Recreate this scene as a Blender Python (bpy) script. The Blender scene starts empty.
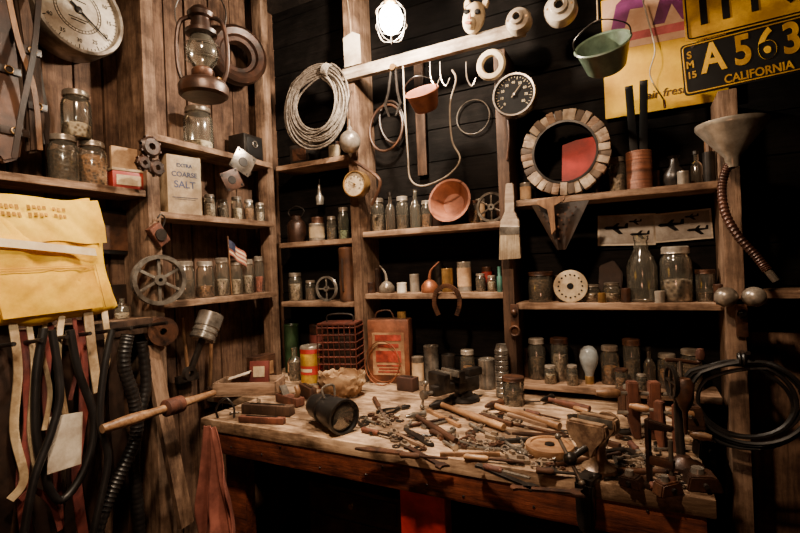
import bpy, bmesh, math, random
from mathutils import Vector, Matrix, Euler, noise
R=random.Random(11)
pi=math.pi; cos=math.cos; sin=math.sin
I=Matrix.Identity(4)
AX=Matrix.Rotation(pi/2,4,'X')
def T(x=0,y=0,z=0): return Matrix.Translation((x,y,z))
def RX(d): return Matrix.Rotation(math.radians(d),4,'X')
def RY(d): return Matrix.Rotation(math.radians(d),4,'Y')
def RZ(d): return Matrix.Rotation(math.radians(d),4,'Z')
def SC(x,y=None,z=None):
    if y is None: y=z=x
    return Matrix.Diagonal((x,y,z,1))
# ---------------------------------------------------------------- survey of the room
CH=1.42; ANG=math.radians(27.1); ROLL=.04; FP=469.
F=Vector((-sin(ANG),cos(ANG),0)); R0=Vector((cos(ANG),sin(ANG),0)); CAM=Vector((0,0,CH))
Xc=R0*cos(ROLL)-Vector((0,0,1))*sin(ROLL); Yc=R0*sin(ROLL)+Vector((0,0,1))*cos(ROLL)
def ray(px,py): return F+Xc*((px-400)/FP)-Yc*((py-266.5)/FP)
def PB(px,py,y=1.8):
    d=ray(px,py); return CAM+d*(y/d.y)
def PL(px,py,x=-1.56):
    d=ray(px,py); return CAM+d*(x/d.x)
BT=.91
def PT(px,py,z=BT):
    d=ray(px,py); return CAM+d*((z-CH)/d.z)
def S(p): return (p-CAM).dot(F)/FP
def onB(px,py,z,y=1.87):
    p=PB(px,py,y); p.z=z; return p
def onL(px,py,z,x=-1.63):
    p=PL(px,py,x); p.z=z; return p
def MB(p,ry=0,rx=0,rz=0): return Matrix.Translation(p)@RZ(rz)@RX(rx)@RY(ry)
def ML(p,ry=0,rx=0,rz=0): return Matrix.Translation(p)@RZ(90+rz)@RX(rx)@RY(ry)
# ---------------------------------------------------------------- materials
MC={}
def mat(name,c,c2=None,rough=.6,metal=0.,scale=12.,st=(1,1,1),bump=.15,emis=None,es=0,detail=6,contrast=(.35,.65),vor=False,dirt=.45,spec=.5):
    if name in MC: return MC[name]
    m=bpy.data.materials.new(name); m.use_nodes=True; nt=m.node_tree; n=nt.nodes; l=nt.links
    b=n['Principled BSDF']
    if c2 is None: c2=tuple(x*.55 for x in c)
    tc=n.new('ShaderNodeTexCoord'); oi=n.new('ShaderNodeObjectInfo')
    add=n.new('ShaderNodeVectorMath'); add.operation='ADD'
    m7=n.new('ShaderNodeMath'); m7.operation='MULTIPLY'; m7.inputs[1].default_value=7.3
    l.new(oi.outputs['Random'],m7.inputs[0]); l.new(tc.outputs['Object'],add.inputs[0]); l.new(m7.outputs[0],add.inputs[1])
    mp=n.new('ShaderNodeMapping'); mp.inputs['Scale'].default_value=st
    l.new(add.outputs[0],mp.inputs[0])
    if vor:
        t=n.new('ShaderNodeTexVoronoi'); t.inputs['Scale'].default_value=scale; l.new(mp.outputs[0],t.inputs['Vector']); fac=t.outputs['Distance']
    else:
        t=n.new('ShaderNodeTexNoise'); t.inputs['Scale'].default_value=scale; t.inputs['Detail'].default_value=detail; t.inputs['Roughness'].default_value=.66
        l.new(mp.outputs[0],t.inputs['Vector']); fac=t.outputs['Fac']
    cr=n.new('ShaderNodeValToRGB'); cr.color_ramp.elements[0].position=contrast[0]; cr.color_ramp.elements[1].position=contrast[1]
    cr.color_ramp.elements[0].color=(*c2,1); cr.color_ramp.elements[1].color=(*c,1)
    l.new(fac,cr.inputs[0])
    t2=n.new('ShaderNodeTexNoise'); t2.inputs['Scale'].default_value=5.5; t2.inputs['Detail'].default_value=8; t2.inputs['Roughness'].default_value=.68; l.new(add.outputs[0],t2.inputs['Vector'])
    r2=n.new('ShaderNodeValToRGB'); r2.color_ramp.elements[0].position=.40; r2.color_ramp.elements[1].position=.60
    r2.color_ramp.elements[0].color=(dirt,dirt*.88,dirt*.80,1); r2.color_ramp.elements[1].color=(1,1,1,1); l.new(t2.outputs['Fac'],r2.inputs[0])
    mx=n.new('ShaderNodeMix'); mx.data_type='RGBA'; mx.blend_type='MULTIPLY'; mx.inputs[0].default_value=1
    l.new(cr.outputs[0],mx.inputs[6]); l.new(r2.outputs[0],mx.inputs[7]); l.new(mx.outputs[2],b.inputs['Base Color'])
    b.inputs['Roughness'].default_value=rough; b.inputs['Metallic'].default_value=metal; b.inputs['Specular IOR Level'].default_value=spec
    if bump:
        bp=n.new('ShaderNodeBump'); bp.inputs['Strength'].default_value=bump; bp.inputs['Distance'].default_value=.004
        l.new(fac,bp.inputs['Height']); l.new(bp.outputs[0],b.inputs['Normal'])
    if emis: b.inputs['Emission Color'].default_value=(*emis,1); b.inputs['Emission Strength'].default_value=es
    MC[name]=m; return m
def glass(name,tint=(.92,.93,.90),haze=.12):
    m=bpy.data.materials.new(name); m.use_nodes=True; nt=m.node_tree; n=nt.nodes; l=nt.links
    n.remove(n['Principled BSDF']); out=n['Material Output']
    tr=n.new('ShaderNodeBsdfTransparent'); tr.inputs[0].default_value=(*tint,1)
    gl=n.new('ShaderNodeBsdfGlossy'); gl.inputs['Roughness'].default_value=.10; gl.inputs[0].default_value=(1,.97,.92,1)
    df=n.new('ShaderNodeBsdfDiffuse'); df.inputs[0].default_value=(.55,.50,.40,1)
    lw=n.new('ShaderNodeLayerWeight'); lw.inputs[0].default_value=.2
    ns=n.new('ShaderNodeTexNoise'); ns.inputs['Scale'].default_value=25
    ma=n.new('ShaderNodeMath'); ma.operation='MULTIPLY'; ma.inputs[1].default_value=haze; l.new(ns.outputs[0],ma.inputs[0])
    ad=n.new('ShaderNodeMath'); ad.operation='ADD'; ad.inputs[1].default_value=.10; l.new(lw.outputs['Fresnel'],ad.inputs[0])
    m1=n.new('ShaderNodeMixShader'); l.new(ma.outputs[0],m1.inputs[0]); l.new(tr.outputs[0],m1.inputs[1]); l.new(df.outputs[0],m1.inputs[2])
    m2=n.new('ShaderNodeMixShader'); l.new(ad.outputs[0],m2.inputs[0]); l.new(m1.outputs[0],m2.inputs[1]); l.new(gl.outputs[0],m2.inputs[2])
    l.new(m2.outputs[0],out.inputs[0]); MC[name]=m; return m
def wood(name,c,c2,ax='x',rough=.72,bump=.8,s=1.,con=(.30,.70),dirt=.32,spec=.22,k=22):
    st={'x':(2.4,k,k),'y':(k,2.4,k),'z':(k,k,2.4)}[ax]
    return mat(name,c,c2,rough=rough,scale=2.6*s,st=st,bump=bump,contrast=con,dirt=dirt,spec=spec)
W_left=wood('weathered_tan_boards',(.190,.108,.066),(.045,.022,.013),'z')
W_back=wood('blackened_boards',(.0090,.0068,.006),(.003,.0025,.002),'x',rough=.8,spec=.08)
W_shelfx=wood('shelf_pine_x',(.42,.27,.175),(.12,.064,.036),'x')
W_shelfy=wood('shelf_pine_y',(.44,.285,.185),(.12,.064,.036),'y')
W_post=wood('post_pine',(.29,.18,.115),(.07,.038,.022),'z')
W_postd=wood('post_dark',(.10,.054,.032),(.026,.014,.009),'z')
W_bench=wood('bench_worn_plank',(.58,.40,.26),(.12,.060,.031),'x',rough=.55,con=(.30,.62),dirt=.20,k=16,bump=.6)
W_bencha=wood('bench_apron_wood',(.24,.060,.028),(.04,.012,.007),'x',dirt=.25)
W_darkb=wood('dark_tool_wood',(.12,.050,.024),(.022,.010,.006),'x')
W_room=wood('dark_room_boards',(.02,.013,.009),(.008,.005,.004),'z')
W_floor=wood('floor_boards',(.02,.013,.009),(.008,.005,.004),'y')
W_tool=wood('handle_ash',(.50,.29,.14),(.20,.09,.04),'x',rough=.42,bump=.3,s=1.5,dirt=.4,spec=.5)
W_toolz=wood('handle_ash_upright',(.32,.165,.075),(.13,.06,.026),'z',rough=.45,bump=.2,s=1.5,spec=.5)
W_red=wood('reddish_block',(.20,.062,.030),(.06,.02,.011),'z',spec=.4)
RAILW=mat('whitewashed_rail',(.58,.49,.39),(.20,.14,.09),rough=.65,scale=6,st=(1,8,8),dirt=.35)
BRUSHW=mat('brush_white_paint',(.70,.60,.47),(.34,.25,.17),rough=.6,scale=6,st=(1,8,8))
RINGW=mat('pale_ring_blocks',(.55,.43,.30),(.20,.12,.07),rough=.75,scale=18,dirt=.35)
RINGD=mat('dark_ring_blocks',(.16,.10,.06),(.05,.03,.018),rough=.75,scale=18,dirt=.35)
ROD=mat('pale_rod',(.36,.29,.21),(.16,.12,.08),rough=.5)
REDP=mat('red_paint',(.42,.025,.012),(.14,.010,.006),rough=.5,scale=9)
DREDP=mat('dull_dark_red',(.16,.022,.013),(.06,.010,.007),rough=.6,scale=9)
REDB=mat('bright_red_paint',(.70,.035,.018),(.35,.018,.01),rough=.5,scale=9)
IRON=mat('dark_iron',(.045,.037,.032),(.012,.010,.009),rough=.34,metal=.5,scale=18)
RUST=mat('rusty_iron',(.11,.042,.019),(.025,.013,.009),rough=.46,metal=.35,scale=22,bump=.5)
DRUST=mat('dark_rusted_iron',(.062,.025,.013),(.016,.009,.006),rough=.40,metal=.4,scale=20,bump=.5)
GRYSC=mat('grey_brown_scrap',(.24,.17,.11),(.08,.055,.04),rough=.6,metal=.2,scale=20)
CANR=mat('rusty_red_tin',(.30,.095,.042),(.10,.042,.022),rough=.48,metal=.2,scale=8,bump=.3)
LABR=mat('worn_tan_label',(.46,.28,.14),(.26,.12,.055),rough=.6,scale=18)
REDPRT=mat('worn_red_print',(.40,.045,.022),(.18,.03,.018),rough=.5,scale=22)
RUSTW=mat('rusty_red_wire',(.16,.035,.02),(.05,.015,.01),rough=.5,metal=.3,scale=20)
STEEL=mat('dull_steel',(.38,.34,.29),(.09,.075,.062),rough=.25,metal=.6,scale=16)
TIN=mat('galvanised_tin',(.48,.42,.35),(.17,.135,.10),rough=.30,metal=.5,scale=14)
FUN=mat('bright_funnel_tin',(.72,.66,.56),(.36,.31,.24),rough=.28,metal=.65,scale=10)
VISEM=mat('worn_brassy_steel',(.50,.33,.20),(.12,.07,.045),rough=.34,metal=.35,scale=26,bump=.3)
BRASS=mat('aged_brass',(.50,.29,.09),(.17,.09,.03),rough=.33,metal=.6,scale=14)
COPPER=mat('copper',(.42,.15,.065),(.16,.05,.025),rough=.4,metal=.5,scale=10)
HOSEM=mat('browned_metal_hose',(.13,.050,.032),(.04,.018,.012),rough=.38,metal=.4,scale=10)
TERRA=mat('terracotta',(.40,.135,.062),(.19,.06,.03),rough=.7,scale=10)
BLACKR=mat('black_rubber',(.014,.012,.011),(.006,.005,.005),rough=.42,scale=20)
BLACKP=mat('black_enamel',(.010,.009,.009),(.005,.005,.005),rough=.38,scale=12)
WHITEE=mat('white_enamel',(.74,.68,.57),(.42,.35,.26),rough=.35,scale=8)
CREAM=mat('cream_card',(.66,.54,.36),(.38,.28,.16),rough=.8,scale=8)
PAPER=mat('white_paper',(.70,.62,.5),(.48,.39,.29),rough=.85,scale=7)
LEATH=mat('brown_leather',(.10,.040,.018),(.03,.013,.007),rough=.42,scale=14,bump=.3)
LEATHD=mat('dark_leather',(.036,.018,.011),(.012,.007,.005),rough=.42,scale=14,bump=.3)
CANVAS=mat('yellow_canvas',(.90,.56,.035),(.76,.43,.022),rough=.9,scale=9,bump=.6,dirt=.70,spec=.1)
CANVASL=mat('lighter_yellow_canvas',(.93,.62,.06),(.80,.49,.04),rough=.9,scale=9,bump=.6,dirt=.75,spec=.1)
WEB=mat('cream_webbing',(.66,.50,.30),(.36,.24,.12),rough=.9,scale=20)
WEBL=mat('pale_strap',(.84,.72,.46),(.68,.55,.32),rough=.9,scale=20,dirt=.8)
MAROON=mat('maroon_webbing',(.20,.032,.02),(.08,.015,.011),rough=.85,scale=20)
ROPE=mat('grey_rope',(.29,.245,.195),(.07,.055,.043),rough=.7,scale=60,bump=.7)
CLOTHR=mat('deep_red_paint',(.36,.014,.008),(.18,.010,.006),rough=.7,scale=8)
CLOTHP=mat('faded_red_cloth',(.36,.115,.078),(.19,.05,.033),rough=.9,scale=7)
YEL=mat('yellow_paint',(1.0,.62,.01),(.88,.50,.008),rough=.55,scale=7,dirt=.75)
YELP=mat('plate_yellow',(.88,.49,.008),(.58,.30,.006),rough=.5,scale=9)
INK=mat('black_ink',(.010,.009,.009),(.006,.006,.006),rough=.8,bump=0,spec=.1)
SOFTI=mat('faded_brown_ink',(.12,.055,.012),(.09,.04,.01),rough=.8,bump=0)
PURP=mat('purple_ink',(.34,.05,.26),(.24,.03,.18),rough=.6,bump=0)
PALEP=mat('pale_pink_print',(.92,.62,.42),(.82,.48,.28),rough=.6,scale=6,dirt=.75)
REDI=mat('red_ink',(.55,.03,.02),(.3,.02,.012),rough=.6,bump=0)
PINKI=mat('pink_ink',(.75,.16,.16),(.6,.10,.10),rough=.6,bump=0)
BLUEI=mat('blue_ink',(.03,.04,.11),(.02,.025,.06),rough=.6,bump=0)
FADE=mat('faded_print',(.58,.30,.02),(.50,.24,.015),rough=.9,bump=0)
GREENE=mat('green_enamel',(.19,.28,.20),(.08,.125,.09),rough=.35,scale=9)
GREENG=mat('green_glass_paint',(.035,.07,.03),(.014,.03,.012),rough=.3)
GREYP=mat('photo_grey',(.52,.48,.42),(.34,.31,.27),rough=.5,scale=5,bump=0)
BROWNP=mat('brown_paper',(.68,.47,.27),(.38,.22,.11),rough=.9,scale=8,bump=.5)
BRIST=mat('brush_bristle',(.52,.42,.28),(.2,.14,.08),rough=.9,scale=6,st=(40,40,1),bump=.6)
WIREC=mat('wound_copper_wire',(.36,.13,.065),(.09,.035,.02),rough=.5,metal=.2,scale=3,st=(.1,.1,60),bump=.6)
BULBB=mat('clear_bluish_bulb',(.40,.44,.45),(.30,.34,.36),rough=.10,bump=0)
LAMPM=mat('lit_bulb',(1,.95,.85),(1,.93,.8),bump=0,emis=(1,.90,.74),es=140)
GL=glass('clear_jar_glass'); GLB=glass('amber_glass',(.55,.28,.10)); GLG=glass('aqua_glass',(.62,.78,.72))
CONT={'bolts':mat('jar_of_bolts',(.56,.46,.36),(.045,.033,.025),rough=.35,metal=.3,scale=70,vor=True,contrast=(.1,.6),bump=.8),
'brown':mat('jar_of_brown_bits',(.40,.19,.07),(.045,.02,.010),rough=.6,scale=80,vor=True,contrast=(.1,.6),bump=.8),
'dark':mat('jar_of_dark_bits',(.12,.075,.045),(.013,.009,.007),rough=.4,scale=75,vor=True,contrast=(.1,.6),bump=.8),
'pale':mat('jar_of_pale_bits',(.70,.58,.42),(.14,.09,.055),rough=.7,scale=75,vor=True,contrast=(.1,.6),bump=.8),
'red':mat('jar_of_reddish_bits',(.42,.09,.045),(.08,.015,.008),rough=.6,scale=75,vor=True,contrast=(.1,.6),bump=.8)}
# ---------------------------------------------------------------- mesh builder
def cr(pts,k=6,closed=False):
    P=[Vector(p) for p in pts]; n=len(P); out=[]
    rng=range(n if closed else n-1)
    for i in rng:
        if closed: a,b,c,d=P[(i-1)%n],P[i],P[(i+1)%n],P[(i+2)%n]
        else: a,b,c,d=P[max(i-1,0)],P[i],P[i+1],P[min(i+2,n-1)]
        for j in range(k):
            t=j/k; out.append(.5*((2*b)+(c-a)*t+(2*a-5*b+4*c-d)*t*t+(3*b-a-3*c+d)*t**3))
    if not closed: out.append(P[-1])
    return out
class G:
    def __init__(s): s.bm=bmesh.new(); s.m=[]
    def merge(s,tb,mt,M=I,recalc=True):
        if recalc: bmesh.ops.recalc_face_normals(tb,faces=tb.faces)
        if mt not in s.m: s.m.append(mt)
        mi=s.m.index(mt); mp={}
        for v in tb.verts: mp[v]=s.bm.verts.new(M@v.co)
        fl=M.determinant()<0
        for f in tb.faces:
            vs=[mp[v] for v in f.verts]
            if fl: vs.reverse()
            try: nf=s.bm.faces.new(vs)
            except ValueError: continue
            nf.material_index=mi; nf.smooth=True
        tb.free(); return s
    def shear(s,k):
        for v in s.bm.verts: v.co.x-=k*v.co.z
        return s
    def box(s,c,d,mt,M=I,bev=0.,seg=2):
        tb=bmesh.new(); bmesh.ops.create_cube(tb,size=1)
        for v in tb.verts: v.co=Vector((v.co.x*d[0]+c[0],v.co.y*d[1]+c[1],v.co.z*d[2]+c[2]))
        if bev: bmesh.ops.bevel(tb,geom=list(tb.edges),offset=min(bev,min(d)*.45),segments=seg,affect='EDGES',profile=.6)
        return s.merge(tb,mt,M)
    def lathe(s,prof,mt,M=I,n=24,a0=0,a1=2*pi):
        tb=bmesh.new(); full=abs(a1-a0-2*pi)<1e-4; rings=[]; cnt=n if full else n+1
        for r,z in prof:
            if r<1e-6: rings.append([tb.verts.new((0,0,z))])
            else: rings.append([tb.verts.new((r*cos(a0+(a1-a0)*i/n),r*sin(a0+(a1-a0)*i/n),z)) for i in range(cnt)])
        for a,b in zip(rings,rings[1:]):
            if len(a)==1 and len(b)==1: continue
            for i in range(n):
                j=(i+1)%cnt
                if len(a)==1: tb.faces.new((a[0],b[i],b[j]))
                elif len(b)==1: tb.faces.new((a[i],a[j],b[0]))
                else: tb.faces.new((a[i],a[j],b[j],b[i]))
        return s.merge(tb,mt,M)
    def sph(s,c,r,mt,sx=1,sy=1,sz=1,M=I,n=16):
        return s.lathe([(r*sin(pi*i/10),-r*cos(pi*i/10)) if 0<i<10 else (0,-r*cos(pi*i/10)) for i in range(11)],mt,M@T(*c)@SC(sx,sy,sz),n)
    def tube(s,pts,r,mt,M=I,n=8,closed=False,flat=None):
        P=[Vector(p) for p in pts]; N=len(P); tb=bmesh.new(); rings=[]
        def tan(i):
            if closed: return (P[(i+1)%N]-P[(i-1)%N]).normalized()
            return (P[min(i+1,N-1)]-P[max(i-1,0)]).normalized()
        t=tan(0); u=Vector((0,0,1)) if abs(t.z)<.9 else Vector((1,0,0)); u=(u-t*u.dot(t)).normalized()
        for i in range(N):
            t=tan(i); u=u-t*u.dot(t)
            if u.length<1e-6: u=t.orthogonal()
            u.normalize(); w=t.cross(u)
            if flat:
                fd=Vector(flat); fd=(fd-t*fd.dot(t)); fd.normalize(); nd=t.cross(fd)
                a,b=r
                rings.append([tb.verts.new(P[i]+fd*sx*a+nd*sy*b) for sx,sy in((-1,-1),(1,-1),(1,1),(-1,1))])
            else:
                rr=r[i] if isinstance(r,(list,tuple)) else r
                rings.append([tb.verts.new(P[i]+(u*cos(2*pi*k/n)+w*sin(2*pi*k/n))*rr) for k in range(n)])
        m=len(rings[0])
        for i in range(N if closed else N-1):
            a,b=rings[i],rings[(i+1)%N]
            for k in range(m): tb.faces.new((a[k],a[(k+1)%m],b[(k+1)%m],b[k]))
        if not closed: tb.faces.new(rings[0]); tb.faces.new(rings[-1])
        return s.merge(tb,mt,M)
    def rib(s,pts,w,th,mt,wd=(0,1,0)):
        P=[Vector(p) for p in pts]; tb=bmesh.new(); rings=[]; wd=Vector(wd)
        for i,p in enumerate(P):
            t=(P[min(i+1,len(P)-1)]-P[max(i-1,0)]).normalized(); f=wd-t*wd.dot(t); f.normalize(); q=t.cross(f)
            rings.append([tb.verts.new(p+f*a*w/2+q*b*th/2) for a,b in((-1,-1),(1,-1),(1,1),(-1,1))])
        for a,b in zip(rings,rings[1:]):
            for k in range(4): tb.faces.new((a[k],a[(k+1)%4],b[(k+1)%4],b[k]))
        tb.faces.new(rings[0]); tb.faces.new(rings[-1])
        return s.merge(tb,mt)
    def cyl(s,a,b,r,mt,M=I,r2=None,n=12):
        return s.tube([a,b],[r,r if r2 is None else r2],mt,M,n)
    def tor(s,c,Rr,r,mt,M=I,n=32,m=8,sx=1,sz=1):
        return s.tube([(c[0]+Rr*sx*cos(2*pi*i/n),c[1],c[2]+Rr*sz*sin(2*pi*i/n)) for i in range(n)],r,mt,M,m,True)
    def prism(s,poly,th,mt,M=I,bev=0):
        tb=bmesh.new(); a=[tb.verts.new((x,-th/2,z)) for x,z in poly]; b=[tb.verts.new((x,th/2,z)) for x,z in poly]
        tb.faces.new(a); tb.faces.new(b[::-1]); n=len(poly)
        for i in range(n): tb.faces.new((a[i],a[(i+1)%n],b[(i+1)%n],b[i]))
        if bev: bmesh.ops.bevel(tb,geom=list(tb.edges),offset=bev,segments=2,affect='EDGES')
        return s.merge(tb,mt,M)
    def sheet(s,fn,nu,nv,mt,M=I,th=.003):
        tb=bmesh.new(); g=[[tb.verts.new(fn(i/nu,j/nv)) for j in range(nv+1)] for i in range(nu+1)]
        for i in range(nu):
            for j in range(nv): tb.faces.new((g[i][j],g[i+1][j],g[i+1][j+1],g[i][j+1]))
        bmesh.ops.recalc_face_normals(tb,faces=tb.faces); bmesh.ops.solidify(tb,geom=list(tb.faces),thickness=th)
        return s.merge(tb,mt,M)
    def pillow(s,w,h,t,mt,M=I,amp=.004,n=18):
        tb=bmesh.new()
        def P(u,v,sg):
            k=(max(0,1-abs(2*u-1)**7)*max(0,1-abs(2*v-1)**7))**.5
            x=(u-.5)*w; z=(v-.5)*h; q=noise.noise(Vector((x*12,sg*3,z*12)))*amp+noise.noise(Vector((x*30+z*18,sg*3,z*8)))*amp*.5
            return (x+noise.noise(Vector((z*9,5,0)))*amp,sg*(t/2*k+q*k),z+noise.noise(Vector((x*9,0,7)))*amp*1.5)
        for sg in(-1,1):
            g=[[tb.verts.new(P(i/n,j/n,sg)) for j in range(n+1)] for i in range(n+1)]
            for i in range(n):
                for j in range(n): tb.faces.new((g[i][j],g[i+1][j],g[i+1][j+1],g[i][j+1]))
        bmesh.ops.remove_doubles(tb,verts=tb.verts,dist=1e-5)
        return s.merge(tb,mt,M)
    def text(s,t,size,mt,M=I,ext=.0008,al='CENTER',off=0):
        c=bpy.data.curves.new('t','FONT'); c.body=t; c.size=size; c.extrude=ext; c.align_x=al; c.align_y='CENTER'; c.offset=off
        o=bpy.data.objects.new('t',c); bpy.context.scene.collection.objects.link(o)
        me=bpy.data.meshes.new_from_object(o); bpy.data.objects.remove(o); bpy.data.curves.remove(c)
        tb=bmesh.new(); tb.from_mesh(me); bpy.data.meshes.remove(me)
        return s.merge(tb,mt,M@AX)
    def mesh(s,name):
        me=bpy.data.meshes.new(name); s.bm.to_mesh(me); s.bm.free()
        for m in s.m: me.materials.append(m)
        me.set_sharp_from_angle(angle=math.radians(38)); return me
COL=bpy.context.scene.collection
def add_parts(parts,parent):
    for p in parts:
        nm,g=p[0],p[1]; opt=p[2] if len(p)>2 else {}
        me=g if isinstance(g,bpy.types.Mesh) else g.mesh(nm)
        o=bpy.data.objects.new(nm,me); COL.objects.link(o); o.parent=parent
        if 'label' in opt: o['label']=opt['label']
        if 'kids' in opt: add_parts(opt['kids'],o)
def thing(name,cat,label,parts,M=I,group=None,kind=None):
    if isinstance(parts,(G,bpy.types.Mesh)):
        me=parts if isinstance(parts,bpy.types.Mesh) else parts.mesh(name)
        o=bpy.data.objects.new(name,me); COL.objects.link(o); o.matrix_world=M
    else:
        o=bpy.data.objects.new(name,None); o.empty_display_size=.03; COL.objects.link(o); o.matrix_world=M
        add_parts(parts,o)
    if kind=='structure': o['kind']=kind
    else:
        o['label']=label; o['category']=cat
        if kind: o['kind']=kind
    if group: o['group']=group
    return o
# ---------------------------------------------------------------- room shell
YB=1.95; XL=-1.71; XR=2.0; YF=-1.5; ZC=2.8
g=G(); x=XL
while x<XR:
    w=.16; g.box((x+w/2,(YF+YB)/2,-.02),(w-.006,YB-YF+.1,.04),W_floor); x+=w
thing('floor','','',g,I,kind='structure')
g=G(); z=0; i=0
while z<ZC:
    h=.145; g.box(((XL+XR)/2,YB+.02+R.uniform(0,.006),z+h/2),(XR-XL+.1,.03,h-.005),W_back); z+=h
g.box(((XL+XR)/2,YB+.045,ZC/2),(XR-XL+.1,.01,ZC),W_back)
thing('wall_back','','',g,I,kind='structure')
g=G(); y=YF
while y<YB:
    w=R.choice((.10,.13,.16)); g.box((XL-.02-R.uniform(0,.008),y+w/2,ZC/2),(.03,w-.009,ZC),W_left); y+=w
g.box((XL-.045,(YF+YB)/2,ZC/2),(.01,YB-YF+.1,ZC),W_back)
thing('wall_left','','',g,I,kind='structure')
g=G(); g.box((XR+.02,(YF+YB)/2,ZC/2),(.04,YB-YF+.1,ZC),W_room); thing('wall_right','','',g,I,kind='structure')
g=G(); g.box(((XL+XR)/2,YF-.02,ZC/2),(XR-XL+.1,.04,ZC),W_room); thing('wall_front','','',g,I,kind='structure')
g=G(); g.box(((XL+XR)/2,(YF+YB)/2,ZC+.02),(XR-XL+.1,YB-YF+.1,.04),W_room); thing('ceiling','','',g,I,kind='structure')
def post(x0,x1,y0,y1,z0,z1,m,lab):
    g=G(); g.box((0,0,0),(x1-x0,y1-y0,z1-z0),m,bev=.004)
    return thing('wooden_post','post',lab,g,T((x0+x1)/2,(y0+y1)/2,(z0+z1)/2))
post(-1.150,-1.105,1.78,1.948,BT,2.8,W_post,'brown upright shelf post on the back wall')
post(-.475,-.430,1.785,1.948,BT,2.235,W_postd,'dark brown upright shelf post with a brush hung on it')
post(.235,.285,1.77,1.948,0,1.93,W_post,'rough upright post beside the workbench end')
post(-1.708,-1.555,1.085,1.135,0,2.8,W_post,'rough tan upright post on the plank wall')
post(-1.66,-1.60,1.745,1.795,BT,2.8,W_post,'tan upright post in the room corner')
post(-1.708,-1.60,.50,.545,0,2.8,W_post,'tan upright post at the end of the plank wall')
def shelf(x0,x1,y0,y1,z,m,lab,th=.024):
    g=G(); g.box((0,0,-th/2),(x1-x0,y1-y0,th),m,bev=.003)
    return thing('wall_shelf','shelf',lab,g,T((x0+x1)/2,(y0+y1)/2,z))
ZR1,ZR2,ZR3=1.654,1.262,.958
ZM1,ZM2=1.581,1.304
ZA0,ZA1,ZA2=1.940,1.559,1.268
ZL0,ZL1,ZL2,ZL3,ZL4=1.942,1.728,1.658,1.323,1.276
shelf(-.428,.233,1.80,1.948,ZR1,W_shelfx,'worn pine shelf holding wooden ring and jars')
shelf(-.428,.233,1.80,1.948,ZR2,W_shelfx,'worn pine shelf holding milk bottle and jars')
shelf(-.428,.22,1.80,1.948,ZR3,W_shelfx,'low pine shelf just above the bench top')
shelf(.287,.80,1.80,1.948,1.30,W_shelfx,'empty pine shelf beyond the upright post')
shelf(-1.103,-.477,1.80,1.948,ZM1,W_shelfx,'pine shelf holding jars and terracotta bowl')
shelf(-1.103,-.477,1.80,1.948,ZM2,W_shelfx,'pine shelf holding oil cans')
shelf(-1.59,-1.152,1.80,1.948,ZA0,W_shelfx,'short high shelf in the corner')
shelf(-1.59,-1.152,1.80,1.948,ZA1,W_shelfx,'short shelf in the corner holding tins')
shelf(-1.59,-1.152,1.80,1.948,ZA2,W_shelfx,'short low shelf in the corner')
shelf(-1.708,-1.56,1.137,1.742,ZL0,W_shelfy,'high pine shelf on the plank wall')
shelf(-1.708,-1.56,1.137,1.742,ZL2,W_shelfy,'pine shelf with salt box and small jars')
shelf(-1.708,-1.56,1.137,1.742,ZL3,W_shelfy,'pine shelf with a row of glass jars')
shelf(-1.708,-1.56,.547,1.083,ZL1,W_shelfy,'pine shelf with stacked mason jars')
shelf(-1.708,-1.56,.547,1.083,ZL4,W_shelfy,'pine shelf behind the canvas bag')
g=G(); g.box((0,0,0),(.80,.03,.050),RAILW,bev=.004)
thing('wooden_rail','rail','dull whitewashed rail across the shelf posts',g,T(-.745,1.764,2.278))
g=G(); g.box((0,0,0),(.045,.02,.55),W_postd,bev=.003)
thing('wooden_board','board','narrow dark board fixed below the rail',g,T(PB(408,120).x,1.937,2.10))
# ---------------------------------------------------------------- workbench
parts=[]
g=G(); y=1.15
for i,w in enumerate((.12,.145,.11,.135,.15,.135)):
    x0=-1.406+R.uniform(-.006,.006) if i<2 else -1.70
    x1=.12+R.uniform(-.006,.006)
    g.box(((x0+x1)/2,y+w/2,BT-.0205),(x1-x0,w-.004,.041-R.uniform(0,.002)),W_bench,bev=.005); y+=w
parts.append(('worktop',g))
g=G(); g.box((-.643,1.172,BT-.079),(1.50,.03,.076),W_bencha,bev=.008)
for i in range(11): g.lathe([(0,.003),(.003,.002),(.004,0)],IRON,T(-1.3+i*.13+R.uniform(-.05,.05),1.157,BT-.075+R.uniform(-.028,.028))@AX,8)
parts.append(('apron',g,{'label':'dark red front board with nail heads'}))
for xx,yy,m,w in((-1.33,1.25,W_bencha,.09),(.06,1.25,W_bencha,.09),(-1.33,1.80,W_bencha,.09),(.06,1.86,W_bencha,.09),(-.575,1.225,REDB,.14)):
    g=G(); g.box((xx,yy,(BT-.042)/2),(w,.05,BT-.042),m,bev=.004); parts.append(('leg',g,{'label':'bright red painted leg'} if m is REDB else {}))
g=G(); g.box((-.643,1.60,.28),(1.4,.5,.02),W_bencha); parts.append(('lower_shelf',g))
thing('workbench','workbench','heavy worn wooden workbench littered with hand tools',parts)
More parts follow.
